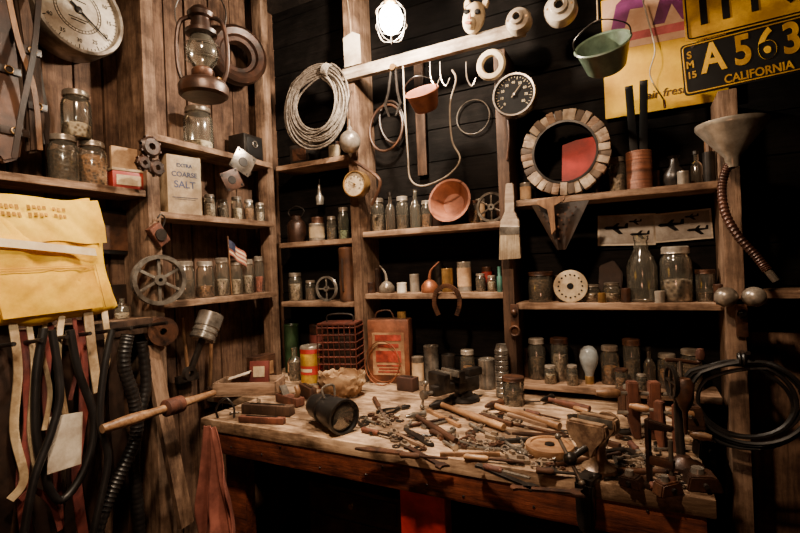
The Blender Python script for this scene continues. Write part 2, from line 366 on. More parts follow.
# ---------------------------------------------------------------- jars
JC={}
def jarmesh(kind,cont,fill):
    k=(kind,cont,fill)
    if k in JC: return JC[k]
    out=[]
    gl={'amber':GLB,'aqua':GLG}.get(kind,GL)
    if kind=='milk': pr=[(0,0),(.042,0),(.045,.004),(.045,.085),(.036,.105),(.022,.125),(.019,.145),(.023,.15),(.023,.16)]
    elif kind=='straight': pr=[(0,0),(.044,0),(.045,.004),(.045,.14),(.042,.146)]
    elif kind in('bottle','amber'): pr=[(0,0),(.044,0),(.045,.004),(.045,.09),(.03,.11),(.016,.12),(.016,.155),(.019,.16)]
    else: pr=[(0,0),(.042,0),(.045,.006),(.045,.112),(.041,.126),(.035,.134),(.035,.142)]
    g=G(); g.lathe(pr,gl,n=20); out.append(('glass_body',g.mesh('glass_body')))
    if fill>0:
        h=fill*.13; g=G(); g.lathe([(0,.003),(.040,.003),(.0415,.006),(.0415,h),(.03,h+.006),(.012,h+.001),(0,h+.004)],CONT[cont],n=20)
        out.append(('jar_contents',g.mesh('jar_contents')))
    if kind in('mason','aqua','straight'):
        r=.0385 if kind!='straight' else .047
        g=G(); g.lathe([(0,.16),(r-.004,.16),(r,.157),(r+.001,.15),(r,.143),(r+.0015,.140),(r-.002,.138)],TIN if kind!='straight' else RUST,n=20)
        out.append(('jar_lid',g.mesh('jar_lid')))
    elif kind=='amber':
        g=G(); g.lathe([(0,.165),(.02,.165),(.021,.15),(.017,.15)],IRON,n=16); out.append(('bottle_cap',g.mesh('bottle_cap')))
    JC[k]=out; return out
def jar(p,h,r,kind='mason',cont='bolts',fill=.7,label=None,group=None):
    nm={'milk':'milk_bottle','bottle':'glass_bottle','amber':'glass_bottle'}.get(kind,'glass_jar')
    word={'bolts':'metal bolts','brown':'brown bits','dark':'dark hardware','pale':'pale bits','red':'reddish bits'}[cont]
    lab=label or ('clear glass jar of %s with metal lid'%word if kind in('mason','aqua','straight') else 'old glass bottle with narrow neck on shelf')
    return thing(nm,'jar' if nm=='glass_jar' else 'bottle',lab,jarmesh(kind,cont,fill),Matrix.Translation(p)@RZ(R.uniform(0,90))@SC(r/.045,r/.045,h/.16),group)
def jB(px,py,z,hp,rp,kind='mason',cont='bolts',fill=.7,y=1.87,label=None,group=None):
    p=onB(px,py,z,y); s=S(p); jar(p,hp*s,rp*s,kind,cont,fill,label,group)
def jL(px,py,z,hp,rp,kind='mason',cont='bolts',fill=.7,x=-1.63,label=None,group=None):
    p=onL(px,py,z,x); s=S(p); jar(p,hp*s,rp*s,kind,cont,fill,label,group)
def tin(p,h,r,m=TIN,band=None,label='round metal tin on the shelf',name='tin_can',cat='tin'):
    g=G(); g.lathe([(0,0),(r*.98,0),(r,.003),(r*.985,.006),(r*.985,h-.006),(r,h-.003),(r*.96,h),(r*.93,h-.004),(0,h-.004)],m,n=24)
    parts=[('can_body',g)]
    if band:
        g=G(); g.lathe([(r*.99,h*.18),(r*1.002,h*.18),(r*1.002,h*.8),(r*.99,h*.8)],band,n=24); parts.append(('paper_label',g))
    return thing(name,cat,label,parts if band else parts[0][1],Matrix.Translation(p))
GJ='jars on the plank wall shelves'
a=onL(64,178,ZL1,-1.62); jar(a,.150,.043,cont='dark',fill=.8,label='mason jar of dark hardware, lower of a stack',group=GJ)
b=onL(93,180,ZL1,-1.62); jar(b,.150,.043,cont='brown',fill=.8,label='mason jar of brown bits, lower of a stack',group=GJ)
c=(a+b)/2; c.z=ZL1+.150; jar(c,.155,.043,cont='pale',fill=.35,label='mason jar stacked on top of two other jars',group=GJ)
jL(199,146,ZL0,42,14,cont='pale',fill=.2,label='large clear jar behind the lantern',group=GJ)
for px,h,r,c,f in((210,24,5.5,'bolts',.7),(223,20,5.5,'dark',.7),(237,24,5.5,'pale',.6),(249,22,5,'brown',.7),(260,20,4.5,'bolts',.6)):
    jL(px,214,ZL2,h,r,'mason',c,f,group=GJ)
for px,h,r,c,f in((186,38,9,'dark',.6),(206,36,8.5,'brown',.35),(223,38,7,'bolts',.5),(237,34,6,'pale',.5),(249,34,5.5,'bolts',.6),(260,36,5,'red',.5)):
    jL(px,300,ZL3,h,r,'mason',c,f,group=GJ)
jL(215,300,ZL3,20,4,'bottle','pale',.3,x=-1.675,group=GJ); jL(231,300,ZL3,24,4,'amber','pale',0,x=-1.68,group=GJ); jL(244,300,ZL3,44,4,'amber','pale',0,x=-1.68,group=GJ)
jL(122,312,ZL4,20,8,'bottle','pale',.3,label='small empty glass bottle on shelf end',group=GJ)
GB='jars on the back wall shelves'
for px,h,r,k,c,f in((378,34,7,'mason','bolts',.6),(391,38,5.5,'amber','dark',.0),(403,34,6.5,'mason','dark',.5),(416,40,6,'bottle','pale',.0),(427,28,5.5,'mason','brown',.6),(474,24,5.5,'straight','brown',.7)):
    jB(px,222,ZM1,h,r,k,c,f,group=GB,y=1.89)
for px,h,r,k,c,f in((332,24,5,'mason','dark',.6),(344,32,5.5,'aqua','pale',.3)):
    jB(px,235,ZA1,h,r,k,c,f,group=GB)
jB(296,300,ZA2,28,7,'mason','pale',.7,group=GB,label='small jar of white bits in the corner')
jB(311,300,ZA2,20,5.5,'mason','dark',.7,group=GB,y=1.90)
for px,h,r,k,c,f in((541,30,12,'straight','dark',.9),(592,17,8,'mason','bolts',.6),(612,19,8,'mason','pale',.5),(706,32,8.5,'straight','dark',.3)):
    jB(px,300,ZR2,h,r,k,c,f,group=GB)
jB(643,300,ZR2,66,14,'milk','pale',0,group=GB,label='tall clear empty milk bottle on shelf')
jB(677,300,ZR2,55,14.5,'mason','bolts',.45,group=GB,label='large mason jar half filled with bolts')
for px,h,r,k,c,f in((618,36,8.5,'mason','bolts',.6),(697,34,6.5,'amber','dark',0)):
    jB(px,190,ZR1,h,r,k,c,f,group=GB,y=1.9)
for px,h,r,k,c,f in((538,40,9,'mason','dark',.6),(561,42,8.5,'straight','bolts',.7),(611,38,9,'mason','brown',.5),(633,46,8,'straight','dark',.6),(692,40,10,'mason','dark',.7),(668,34,9,'mason','brown',.6),(650,38,6,'amber','dark',0)):
    jB(px,388,ZR3,h,r,k,c,f,group=GB,y=1.89)
jB(573,392,ZR3,20,5.5,'mason','bolts',.6,group=GB,y=1.825); jB(551,392,ZR3,18,6,'mason','pale',.6,group=GB,y=1.825); jB(622,392,ZR3,20,6,'straight','brown',.6,group=GB,y=1.825); jB(642,392,ZR3,16,5,'mason','dark',.6,group=GB,y=1.825)
p=onB(590,388,ZR3,1.86)
g=G(); g.lathe([(.0142,.028),(.018,.045),(.030,.075),(.034,.1),(.028,.125),(.015,.138),(0,.142)],BULBB,n=20); g2=G(); g2.lathe([(0,-.0),(.0155,0),(.016,.028),(.0145,.03)],BRASS,n=16)
thing('light_bulb','bulb','greyish blue light bulb standing on its brass cap',[('glass_envelope',g),('screw_cap',g2)],Matrix.Translation(p))
for px,z,y,h,r,m,b_ in((659,ZR1,1.91,.07,.020,RUST,None),(688,ZR1,1.83,.045,.018,TIN,None),(602,ZR1,1.930,.09,.014,DRUST,None),(530,ZR1,1.91,.08,.022,TIN,BROWNP),(560,ZR2,1.915,.10,.028,DRUST,None),(720,ZR2,1.83,.06,.018,RUST,None),(602,ZR2,1.82,.035,.014,BRASS,None),(626,ZR2,1.83,.05,.016,RUST,None),(660,ZR2,1.82,.04,.016,TIN,None),(440,ZM1,1.92,.12,.026,DRUST,None),(505,ZM1,1.90,.09,.020,RUST,None),(484,ZM1,1.925,.11,.02,TIN,BROWNP),(378,ZM2,1.92,.11,.022,DRUST,None),(440,ZM2,1.925,.13,.020,IRON,None),(488,ZM2,1.92,.10,.022,DRUST,REDP),(525,ZR3,1.91,.12,.026,DRUST,None),(580,ZR3,1.925,.12,.018,IRON,None)):
    tin(onB(px,300,z,y),h,r,m,b_,'small %s tin pushed among the jars'%({RUST:'rusty',DRUST:'dark rusty',TIN:'grey',BRASS:'brass',IRON:'black'}[m]))
# ---------------------------------------------------------------- left wall items
p=PL(78,10,-1.60); r=.146
g=G(); g.lathe([(0,-.09),(r*.95,-.09),(r,-.08),(r,.005),(r*.97,.015),(r*.9,.015),(r*.88,.004)],TIN,AX,40)
g2=G(); g2.lathe([(0,.0),(r*.9,.0),(r*.9,-.002),(0,-.002)],WHITEE,AX,40)
g3=G()
for i in range(60):
    a=2*pi*i/60; L=.014 if i%5==0 else .007; rr=r*.86
    g3.box((0,-.0012,rr-L/2),(.0022 if i%5==0 else .0012,.001,L),INK,RY(math.degrees(a)))
for i in range(12): g3.text(str(i*5 if i else 0),.018,INK,T(sin(2*pi*i/12)*r*.68,-.0015,cos(2*pi*i/12)*r*.68),.0003)
g3.tor((0,-.001,0),r*.50,.0010,INK); g3.tor((0,-.001,0),r*.44,.0008,INK)
for i in range(40): g3.box((0,-.0012,r*.47),(.0009,.001,.007),INK,RY(i*9))
for zz,w in((-.028,.06),(-.036,.045),(.030,.05)): g3.box((0,-.0012,zz),(w,.001,.003),INK)
g4=G(); g4.prism([(-.004,-.03),(.004,-.03),(.0015,r*.78),(-.0015,r*.78)],.002,INK,T(0,-.006,0)@RY(125)); g4.lathe([(0,.01),(.01,.008),(.012,0)],IRON,AX,16)
thing('dial_scale','scale','round white dial scale with grey metal rim',[('case',g),('dial_face',g2,{'kids':[('tick_marks',g3)]}),('pointer',g4)],ML(p,0))
def wall_poly(name,cat,lab,pts,th,m,x,bands=()):
    ps=[PL(a,b,x) for a,b in pts]; c=sum(ps,Vector())/len(ps)
    g=G(); g.prism([(q.y-c.y,q.z-c.z) for q in ps],th,m,bev=min(.008,th*.3))
    parts=[('sheath_body',g)]
    for zz,w,dx in bands:
        g=G(); g.box((dx,-th*.5-.003,zz),(w,.006,.022),LEATHD,bev=.002); g.tor((dx,-th*.5-.008,zz),.010,.002,BRASS,n=14); parts.append(('buckle_strap',g))
    return thing(name,cat,lab,parts,ML(c))
wall_poly('leather_sheath','holster','long dark wooden and leather sheath hanging on wall',[(-12,-20),(6,-20),(14,60),(22,130),(18,160),(0,164),(-12,150)],.034,LEATH,-1.57,((.05,.06,.0),(-.12,.07,.01)))
wall_poly('leather_sheath','holster','narrow strapped leather sheath with brass buckles',[(10,-20),(24,-20),(38,60),(44,120),(40,152),(26,154),(24,60)],.026,W_postd,-1.575,((.06,.05,.0),(-.10,.05,.01)))
wall_poly('leather_sheath','holster','thin dark sheath beside the round scale',[(22,-20),(27,-20),(38,60),(50,120),(48,146),(43,146),(30,60)],.018,LEATHD,-1.62)
g=G(); g.rib(cr([PL(6,-15,-1.515),PL(18,40,-1.515),PL(34,90,-1.52),PL(40,150,-1.53)]),.014,.004,W_toolz); thing('leather_strap','strap','narrow tan leather strap on the wall',g)
g=G(); g.rib(cr([PL(40,-15,-1.54),PL(34,50,-1.51),PL(22,110,-1.51),PL(14,158,-1.52)]),.014,.004,LEATHD); thing('leather_strap','strap','dark leather strap crossing the sheaths',g)
p=onL(125,182,ZL1,-1.62)
g=G(); g.box((0,0,.032),(.105,.07,.064),REDP,bev=.006); g2=G(); g2.box((0,0,.068),(.109,.074,.010),CREAM,bev=.003); g3=G(); g3.box((0,-.036,.032),(.08,.002,.035),CREAM)
thing('tin_box','tin','red rectangular tin with cream lid',[('box_body',g),('lid',g2),('label_panel',g3)],ML(p,0,0,-12))
g=G(); g.box((0,0,.04),(.09,.018,.08),BROWNP,bev=.003); thing('cardboard_packet','box','brown cardboard packet on red tin',g,ML(p+Vector((0,-.0,.0735)),0,0,-10))
p=onL(181,210,ZL2,-1.62)
g=G(); g.box((0,0,.115),(.135,.085,.23),CREAM,bev=.004)
lets=[]
for t,sz,z in(('EXTRA',.020,.19),('COARSE',.027,.155),('SALT',.038,.115)):
    g2=G(); g2.text(t,sz,BLUEI,T(0,-.0435,z),.0004,off=.0006); lets.append(('lettering',g2))
g2=G(); g2.box((0,-.0432,.065),(.10,.001,.003),BLUEI); g2.box((0,-.0432,.058),(.08,.001,.002),BLUEI); lets.append(('printed_rule',g2))
thing('salt_box','box','tall cream cardboard box of coarse salt',[('box_body',g)]+lets,ML(p,0,0,-14))
for px,py,r,th,ti,dx in((150,147,.036,.014,20,.02),(156,168,.028,.012,-30,.052),(143,163,.024,.012,40,.08)):
    g=G(); g.lathe([(r*.35,-th),(r*.8,-th),(r,-th*.6),(r*.82,0),(r,th*.6),(r*.8,th),(r*.35,th),(r*.35,-th)],DRUST,AX,20)
    for k in range(8): g.box((0,0,r*1.0),(r*.2,th*1.2,r*.25),DRUST,RY(k*45))
    thing('gear_wheel','gear','small rusty toothed gear hanging on the post',g,ML(PL(px,py,-1.55+dx),ti,0,0))
p=PL(204,98,-1.28)
g=G(); g.lathe([(0,0),(.068,0),(.078,.008),(.080,.035),(.072,.050),(.050,.060),(.030,.066),(0,.066)],DRUST,n=32); g.lathe([(.012,0),(.012,.014),(0,.014)],BRASS,T(.05,0,.052),12)
gb=G(); gb.lathe([(.030,.064),(.036,.072),(.036,.09),(.028,.098)],RUST,n=20)
gg=G(); gg.lathe([(.028,.098),(.046,.125),(.052,.15),(.044,.185),(.032,.205)],GL,n=24)
gt=G(); gt.lathe([(.036,.203),(.050,.210),(.052,.220),(.036,.228),(.030,.262),(.040,.268),(.044,.280),(.026,.300),(0,.304)],DRUST,n=24)
gs=[]
for sx in(-1,1):
    q=G(); q.tube(cr([(sx*.060,0,.045),(sx*.078,0,.10),(sx*.080,0,.19),(sx*.066,0,.255),(sx*.030,0,.272)]),.0075,DRUST); gs.append(('side_tube',q))
gh=G(); gh.tube(cr([(-.075,0,.235),(-.080,0,.30),(-.045,0,.365),(0,0,.382),(.045,0,.365),(.080,0,.30),(.075,0,.235)]),.0025,IRON)
gw=G()
for zz in(.13,.17): gw.tor((0,0,0),.056,.0016,STEEL,T(0,0,zz)@RX(90))
gk=G(); zt=2.8-p.z
gk.tube(cr([(0,0,.376),(0.006,0,.395),(0,0,.42),(0,0,zt)]),.003,IRON)
thing('oil_lantern','lantern','rusty brown kerosene lantern with glass globe, hanging',[('fuel_tank',g),('burner',gb),('glass_globe',gg),('chimney_top',gt),*gs,('bail_handle',gh),('globe_guard',gw),('hanging_wire',gk)],Matrix.Translation(p)@RZ(35))
r=.135
g=G(); g.lathe([(r*.45,-.035),(r*.80,-.045),(r*.97,-.035),(r,-.01),(r*.98,.015),(r*.84,.030),(r*.66,.022),(r*.60,.008),(r*.47,.006),(r*.45,-.035)],DRUST,AX,40)
thing('metal_ring','ring','wide dark rusty dished ring hung on plank wall',g,ML(PL(238,55,-1.62),0,0,-24))
p=onL(246,150,ZL0,-1.64); g=G(); g.box((0,0,.06),(.12,.10,.12),IRON,bev=.006); g2=G(); g2.box((0,-.053,.06),(.09,.004,.09),BLACKP,bev=.003); g3=G(); g3.tor((0,-.058,.075),.014,.003,STEEL,n=16)
thing('metal_box','box','dark metal box on the high shelf',[('box_body',g),('door_panel',g2),('pull_ring',g3)],ML(p))
for px,py,ti,sz,lab in((243,162,28,.070,'square steel cover plate hung at an angle'),(232,180,-25,.060,'rusty square plate hung under another plate')):
    g=G(); g.box((0,0,0),(sz*1.4,.006,sz*1.4),STEEL if ti>0 else RUST,bev=.002); g.lathe([(0,.002),(sz*.28,.002),(sz*.30,0)],IRON,T(0,-.003,0)@AX,20)
    pp=[('plate',g)]
    for a in(-1,1):
        for b in(-1,1):
            g2=G(); g2.lathe([(0,.002),(.005,.002),(.006,0)],IRON,T(a*sz*.55,-.003,b*sz*.55)@AX,8); pp.append(('screw',g2))
    thing('cover_plate','plate',lab,pp,ML(PL(px,py,-1.545 if ti>0 else -1.553),ti,0,-20))
p=onL(232,300,ZL3,-1.60); g=G(); g.cyl((0,0,0),(-.01,0,.26),.003,W_toolz,n=8)
gf=G()
for k in range(7):
    zz=.245-.009*k
    gf.sheet(lambda u,v,zz=zz:(-.008+u*.10,-.006*sin(u*9),zz-v*.009-u*.06),10,1,CLOTHP if k%2==0 else CREAM,th=.001)
gf.sheet(lambda u,v:(-.008+u*.04,-.006*sin(u*.4*9)-.002,.2455-v*.036-u*.024),5,2,BLUEI,th=.001)
thing('small_flag','flag','small dull striped flag on a stick among jars',[('stick',g),('flag_cloth',gf)],ML(p))
def pulley(r,M,lab,m=RUST,spokes=5,w=.016,name='belt_pulley'):
    g=G(); g.lathe([(r*.84,-w),(r,-w),(r*.92,0),(r,w),(r*.84,w),(r*.84,-w)],m,AX,36)
    g2=G(); g2.lathe([(r*.08,-w*1.2),(r*.22,-w*1.2),(r*.22,w*1.2),(r*.08,w*1.2),(r*.08,-w*1.2)],m,AX,20)
    g3=G()
    for k in range(spokes): g3.box((0,0,r*.53),(r*.11,w*.9,r*.66),m,RY(k*360/spokes),bev=.001)
    return thing(name,'pulley',lab,[('rim',g),('hub',g2),('spokes',g3)],M)
pulley(.090,ML(PL(159,280,-1.53),0,0,-18),'large spoked iron pulley wheel on the post',STEEL,6)
g=G(); g.box((0,0,0),(.05,.03,.075),W_red,RY(-35),bev=.004); g2=G(); g2.lathe([(0,-.02),(.022,-.02),(.022,.02),(0,.02)],IRON,AX,16); g3=G(); g3.tube(cr([(.02,0,.03),(.03,0,.06),(.015,0,.075),(0,0,.06)]),.003,IRON)
thing('pulley_block','pulley','small wooden pulley block on a hook',[('block',g),('sheave',g2),('hook',g3)],ML(PL(158,235,-1.535)))
p=PL(110,232,-1.69); g=G(); g.box((0,0,0),(.15,.02,.16),BLACKP,bev=.003); g2=G(); g2.box((0,-.011,0),(.12,.003,.13),LEATH)
thing('picture_frame','picture','small dark framed brown picture on the planks',[('frame',g),('print',g2)],ML(p,3))
g=G(); g.box((0,0,.06),(.09,.03,.12),LEATHD,bev=.004); thing('old_book','book','dark upright book on the shelf end',g,ML(onL(113,318,ZL4,-1.68)))
# yellow canvas bag
K=.16
def wr(x,z): return .006*noise.noise(Vector((x*16,2,z*10)))+.005*noise.noise(Vector((x*30+z*25,7,z*9)))
g=G(); g.pillow(.56,.345,.060,CANVAS,amp=.015,n=44); g.shear(K)
def flapf(u,v,o=0):
    x=(u-.5)*.552; z=.170-v*(.098+.04*u+.010*sin(u*5)+.004*sin(u*23))
    return (x,-.038-o-.003*sin(u*7)-.004*sin(v*pi)+wr(x,z)-.004*v*sin(u*19),z+.004*sin(u*13)*(1-v))
gf=G(); gf.sheet(flapf,44,14,CANVASL,th=.003); gf.shear(K)
gp=G(); gp.sheet(lambda u,v:(-.03+u*.25,-.037-.006*sin(u*pi)*sin(v*pi)+wr(u*.3,v*.2),-.025-v*.125),20,12,CANVAS,th=.003)
gp.shear(K)
seam=G()
for z0 in(-.022,-.030): seam.tube([(-.03+.25*i/30,-.0425+wr(.3*i/30,0)*.6,z0) for i in range(31)],.0011,FADE,n=5)
seam.tube([(.225,-.041,-.02-.13*i/20) for i in range(21)],.0011,FADE,n=5); seam.tube([(-.035,-.041,-.02-.13*i/20) for i in range(21)],.0011,FADE,n=5); seam.shear(K)
gs1=G(); gs1.box((-.16,-.047,.055),(.026,.004,.15),CANVASL,RY(4),bev=.001); gs1.shear(K)
gs=G(); gs.sheet(lambda u,v:(-.10+u*.33,-.052+.002*sin(u*9),.072-u*.045-v*.022),16,2,WEBL,th=.003); gs.shear(K)
kids=[]
for row,vv in enumerate((.20,.36)):
    gt=G()
    for k in range(15):
        if k in(6,11): continue
        u0=.50+k*.022; 
        gt.sheet(lambda u,v,u0=u0,vv=vv,k=k: flapf(u0+u*.014,vv+v*(.09 if k%2 else .07),.0042),2,2,FADE,th=.0006)
    gt.shear(K); kids.append(('faded_print',gt))
thing('canvas_bag','bag','bright yellow canvas satchel with flap on the wall',[('bag_body',g),('flap',gf,{'kids':kids}),('pocket',gp),('stitching',seam),('closure_strap',gs1),('closure_strap',gs,{'label':'pale cream closure strap'})],ML(Vector((-1.49,.605,1.475)),-2))
def pL(pts,x,k=6): return cr([PL(a,b,x+dx) for a,b,dx in [(q+(0,))[:3] for q in pts]],k)
def strap(pts,w,m,x,lab,name='webbing_strap',cat='strap'):
    g=G(); g.rib(pL(pts,x),w,.004,m); thing(name,cat,lab,g)
strap([(12,318),(18,370),(14,430),(24,478),(10,500)],.020,WEB,-1.48,'cream webbing strap hanging under the bag')
strap([(28,318),(34,370),(30,430),(38,480)],.014,WEB,-1.49,'narrow cream strap hanging under the bag')
strap([(62,316),(58,360),(66,420)],.016,WEB,-1.47,'cream strap holding a paper tag')
strap([(88,312),(92,350),(98,392)],.026,WEB,-1.47,'short cream webbing strap')
strap([(104,308),(108,350),(103,380)],.018,WEB,-1.485,'thin cream strap end')
strap([(24,330),(30,420),(22,480),(28,545)],.03,MAROON,-1.51,'maroon webbing strap reaching the floor')
strap([(80,320),(84,400),(76,470),(84,540)],.028,MAROON,-1.52,'dark maroon strap hanging loosely')
strap([(6,325),(4,400),(8,470),(0,545)],.04,LEATHD,-1.52,'wide dark leather strap')
strap([(50,325),(46,400),(56,470),(60,528)],.02,MAROON,-1.50,'brown leather strap with paper tag')
strap([(118,325),(116,400),(122,470),(120,540)],.05,LEATHD,-1.54,'broad dark leather strap on the planks')
strap([(98,325),(96,400),(88,470),(100,540)],.035,LEATHD,-1.55,'dark leather strap behind hoses')
strap([(70,325),(66,400),(74,470),(68,540)],.04,LEATHD,-1.56,'wide dark strap behind the rubber belts')
strap([(38,325),(40,400),(34,470),(44,540)],.035,LEATHD,-1.56,'dark strap against the plank wall')
strap([(46,318),(42,350),(50,392),(44,430)],.012,WEB,-1.495,'thin pale strap between the rubber belts')
strap([(74,318),(78,360),(70,400)],.010,MAROON,-1.475,'thin reddish strap end')
strap([(20,500),(34,490),(52,505),(60,530)],.014,MAROON,-1.47,'loose reddish strap low on the wall')
def hose(pts,r,m,x,lab,rib=True,name='rubber_hose',cat='hose'):
    P=pL(pts,x,24 if rib else 8)
    g=G(); rr=[r*(1+.07*(1 if i%3==0 else -.3)) for i in range(len(P))] if rib else r
    g.tube(P,rr,m,n=12); return thing(name,cat,lab,g)
hose([(128,334),(124,365),(134,400),(136,435),(122,470),(106,505),(92,545)],.019,BLACKR,-1.45,'thick ribbed black rubber hose hanging down')
hose([(142,342),(146,385),(138,425),(134,465),(138,505),(140,545)],.017,BLACKR,-1.50,'second ribbed black hose beside the first')
hose([(44,328),(36,380),(38,450),(58,500),(84,470),(94,420),(78,370),(70,330)],.011,BLACKR,-1.445,'looped black rubber belt hanging below the bag',False,'rubber_belt','belt')
hose([(52,330),(60,390),(52,430),(34,480),(22,545)],.010,BLACKR,-1.41,'black rubber tube crossing the belt',False)
hose([(112,330),(104,370),(100,420),(108,460),(96,520),(92,545)],.010,BLACKR,-1.40,'thin black hose hanging',False)
p=PL(66,441,-1.425); g=G(); g.prism([(-.045,-.075),(.04,-.075),(.042,.07),(-.042,.075)],.002,PAPER); g2=G(); g2.tube([(0,0,.07),(-.01,.01,.13)],.001,WEB); 
thing('paper_tag','tag','white paper tag tied to hanging straps',[('card',g),('string',g2)],ML(p,3))
g=G(); g.box((0,0,0),(.54,.03,.05),W_postd,bev=.003)
for k in range(9): g.cyl((-.25+k*.062,-.01,0),(-.25+k*.062,-.12,.012),.006,IRON,n=8)
thing('peg_rail','rail','dark wooden peg rail holding straps and hoses',g,ML(Vector((-1.545,.80,1.25))))
g=G(); r=.05
g.lathe([(.012,-.03),(r,-.03),(r,-.02),(r*.6,-.016),(r*.6,.016),(r,.02),(r,.03),(.012,.03),(.012,-.03)],RUST,AX,28)
thing('wooden_spool','spool','rusty round spool mounted on the post',g,ML(PL(161,331,-1.523),0,0,-20))
# piston-like metal cup with rod
p=PL(202,340,-1.50); g=G(); g.lathe([(0,0),(.044,0),(.048,.004),(.048,.018),(.045,.021),(.045,.027),(.048,.030),(.048,.040),(.045,.043),(.045,.049),(.048,.052),(.048,.105),(.043,.108),(.041,.104),(.041,.012),(0,.012)],STEEL,n=28); g2=G(); g2.box((0,0,-.055),(.022,.014,.13),IRON,bev=.003); g2.lathe([(.012,-.010),(.026,-.010),(.026,.010),(.012,.010),(.012,-.010)],IRON,T(0,0,-.13)@RX(90),20)
thing('engine_piston','piston','grey metal piston and rod tilted on the wall',[('piston_head',g),('connecting_rod',g2)],ML(p,28))
a=PL(214,393,-1.40); b=PL(102,429,-1.38); d=(b-a)
g=G(); n=14; P=[a+d*(i/n) for i in range(n+1)]; g.tube(P,[.012+.006*math.exp(-((i-11)/2.)**2)+.004*math.exp(-((i-5)/2.)**2) for i in range(n+1)],W_tool,n=12)
g2=G(); q=a+d*.42; g2.tube([q-d.normalized()*.035,q-d.normalized()*.03,q+d.normalized()*.03,q+d.normalized()*.035],[.02,.028,.028,.02],W_red,n=14)
thing('wooden_mallet','mallet','long turned wooden handle with thick collar',[('handle',g),('collar',g2)])
a=PL(150,345,-1.54); b=PL(186,525,-1.44); g=G(); g.rib([a,b],.05,.022,W_post); thing('diagonal_brace','brace','slanted tan wooden brace below the pulley',g)
g=G(); g.tube([PL(212,318,-1.69),PL(210,386,-1.69)],.008,W_toolz); g.prism([(-.03,-.04),(.03,-.04),(.036,.04),(-.036,.04)],.004,RUST,Matrix.Translation(PL(210,398,-1.69))@RZ(90),bev=.001); thing('hand_trowel','trowel','small rusty trowel hanging by the shelf',g)
g=G(); g.tube([PL(182,318,-1.69),PL(188,372,-1.69)],.007,W_toolz); g.box((0,0,0),(.10,.025,.03),IRON,Matrix.Translation(PL(187,378,-1.69))@RZ(90),bev=.004); thing('small_hammer','hammer','small hammer hanging head down on planks',g)
# ---------------------------------------------------------------- back wall hung
def coil(R1,r,turns,m,M,name,lab,spread=.02,sx=1,sz=1,tie=90,rnd=5,cat='coil',tr=.028,tn=5):
    rr=random.Random(rnd); P=[]; n=40; P0=None
    for t in range(turns):
        ox,oz=rr.uniform(-1,1)*spread,rr.uniform(-1,1)*spread; q=R1*(1+rr.uniform(-.20,.10)); oy=rr.uniform(-1,1)*r*2.6
        for i in range(n):
            a=2*pi*i/n+1.2
            v=Vector((q*sx*cos(a)+ox,oy,q*sz*sin(a)+oz))
            if t and i<8: v=P0.lerp(v,(i+1)/9.)
            P.append(v)
        P0=P[-1].copy()
    g=G(); g.tube(P,r,m,n=6); parts=[('coil_loops',g)]
    g2=G(); ang=tie
    k=Vector((R1*.97*sx*cos(math.radians(ang)),0,R1*.97*sz*sin(math.radians(ang))))
    for j in range(tn): g2.tor((0,0,0),tr,r*.8,m,Matrix.Translation(k)@RY(-ang)@T(0,0,(j-tn/2)*r*1.6)@RX(90),n=16,m=6,sz=1)
    parts.append(('binding',g2)); return thing(name,cat,lab,parts,M)
coil(.168,.0040,20,ROPE,MB(PB(315,105,1.755)),'rope_coil','coil of thin grey rope hung in the corner',.026,tie=60,sx=.93,tn=6)
p=PB(352,50,1.765); g=G(); g.prism([(-.045,-.065),(.04,-.07),(.045,.055),(.01,.078),(-.04,.065)],.002,PAPER); g2=G(); g2.tube(cr([(0,0,.07),(0.01,-.01,.12),(0,0,.2),(-.008,0,.3)],4),.0012,WEB)
thing('paper_card','card','white paper card pinned to the post',[('card',g),('string',g2)],MB(p,-3))
p=PB(391,20,1.60); 
g=G(); g.lathe([(0,-.052),(.024,-.046),(.040,-.024),(.045,.004),(.038,.034),(.020,.055),(.014,.062)],LAMPM,n=24)
g2=G(); g2.lathe([(.016,.057),(.022,.062),(.024,.12),(.016,.13),(.008,.135),(0,.135)],BRASS,n=20)
g3=G()
for k in range(6):
    g3.tube(cr([(.022,0,.07),(.056,0,.03),(.061,0,-.02),(.040,0,-.070),(0,0,-.085)]),.0018,STEEL,RZ(k*60),n=6)
for zz,rr in((.03,.057),(-.025,.060)): g3.tor((0,0,0),rr,.0018,STEEL,T(0,0,zz)@RX(90))
g4=G(); g4.tube(cr([(0,0,.13),(0,0.01,.2),(0,.02,2.8-p.z)]),.003,BLACKR)
thing('work_lamp','lamp','lit bulb in a wire cage hanging on cord',[('bulb',g),('socket',g2),('wire_cage',g3),('cord',g4)],Matrix.Translation(p))
p=PB(474,18,1.735); g=G(); g.sph((0,0,0),.052,CREAM,.85,.6,1.15); g.sph((0,-.025,-.03),.026,CREAM,.9,.8,.9); g.prism([(-.045,.03),(-.02,.05),(-.035,.075),(-.05,.06)],.02,CREAM,bev=.004); g.prism([(.045,.03),(.02,.05),(.035,.075),(.05,.06)],.02,CREAM,bev=.004)
g2=G()
for sx in(-1,1): g2.sph((sx*.021,-.030,.010),.012,INK,1,.6,.8)
g2.sph((0,-.048,-.038),.010,TERRA,1.4,.5,.6); g2.prism([(-.006,-.012),(.006,-.012),(0,.012)],.01,TERRA,T(0,-.043,-.012))
thing('clay_mask','mask','cream clay face mask leaning on rail',[('face',g),('eye_holes',g2)],MB(p,14))
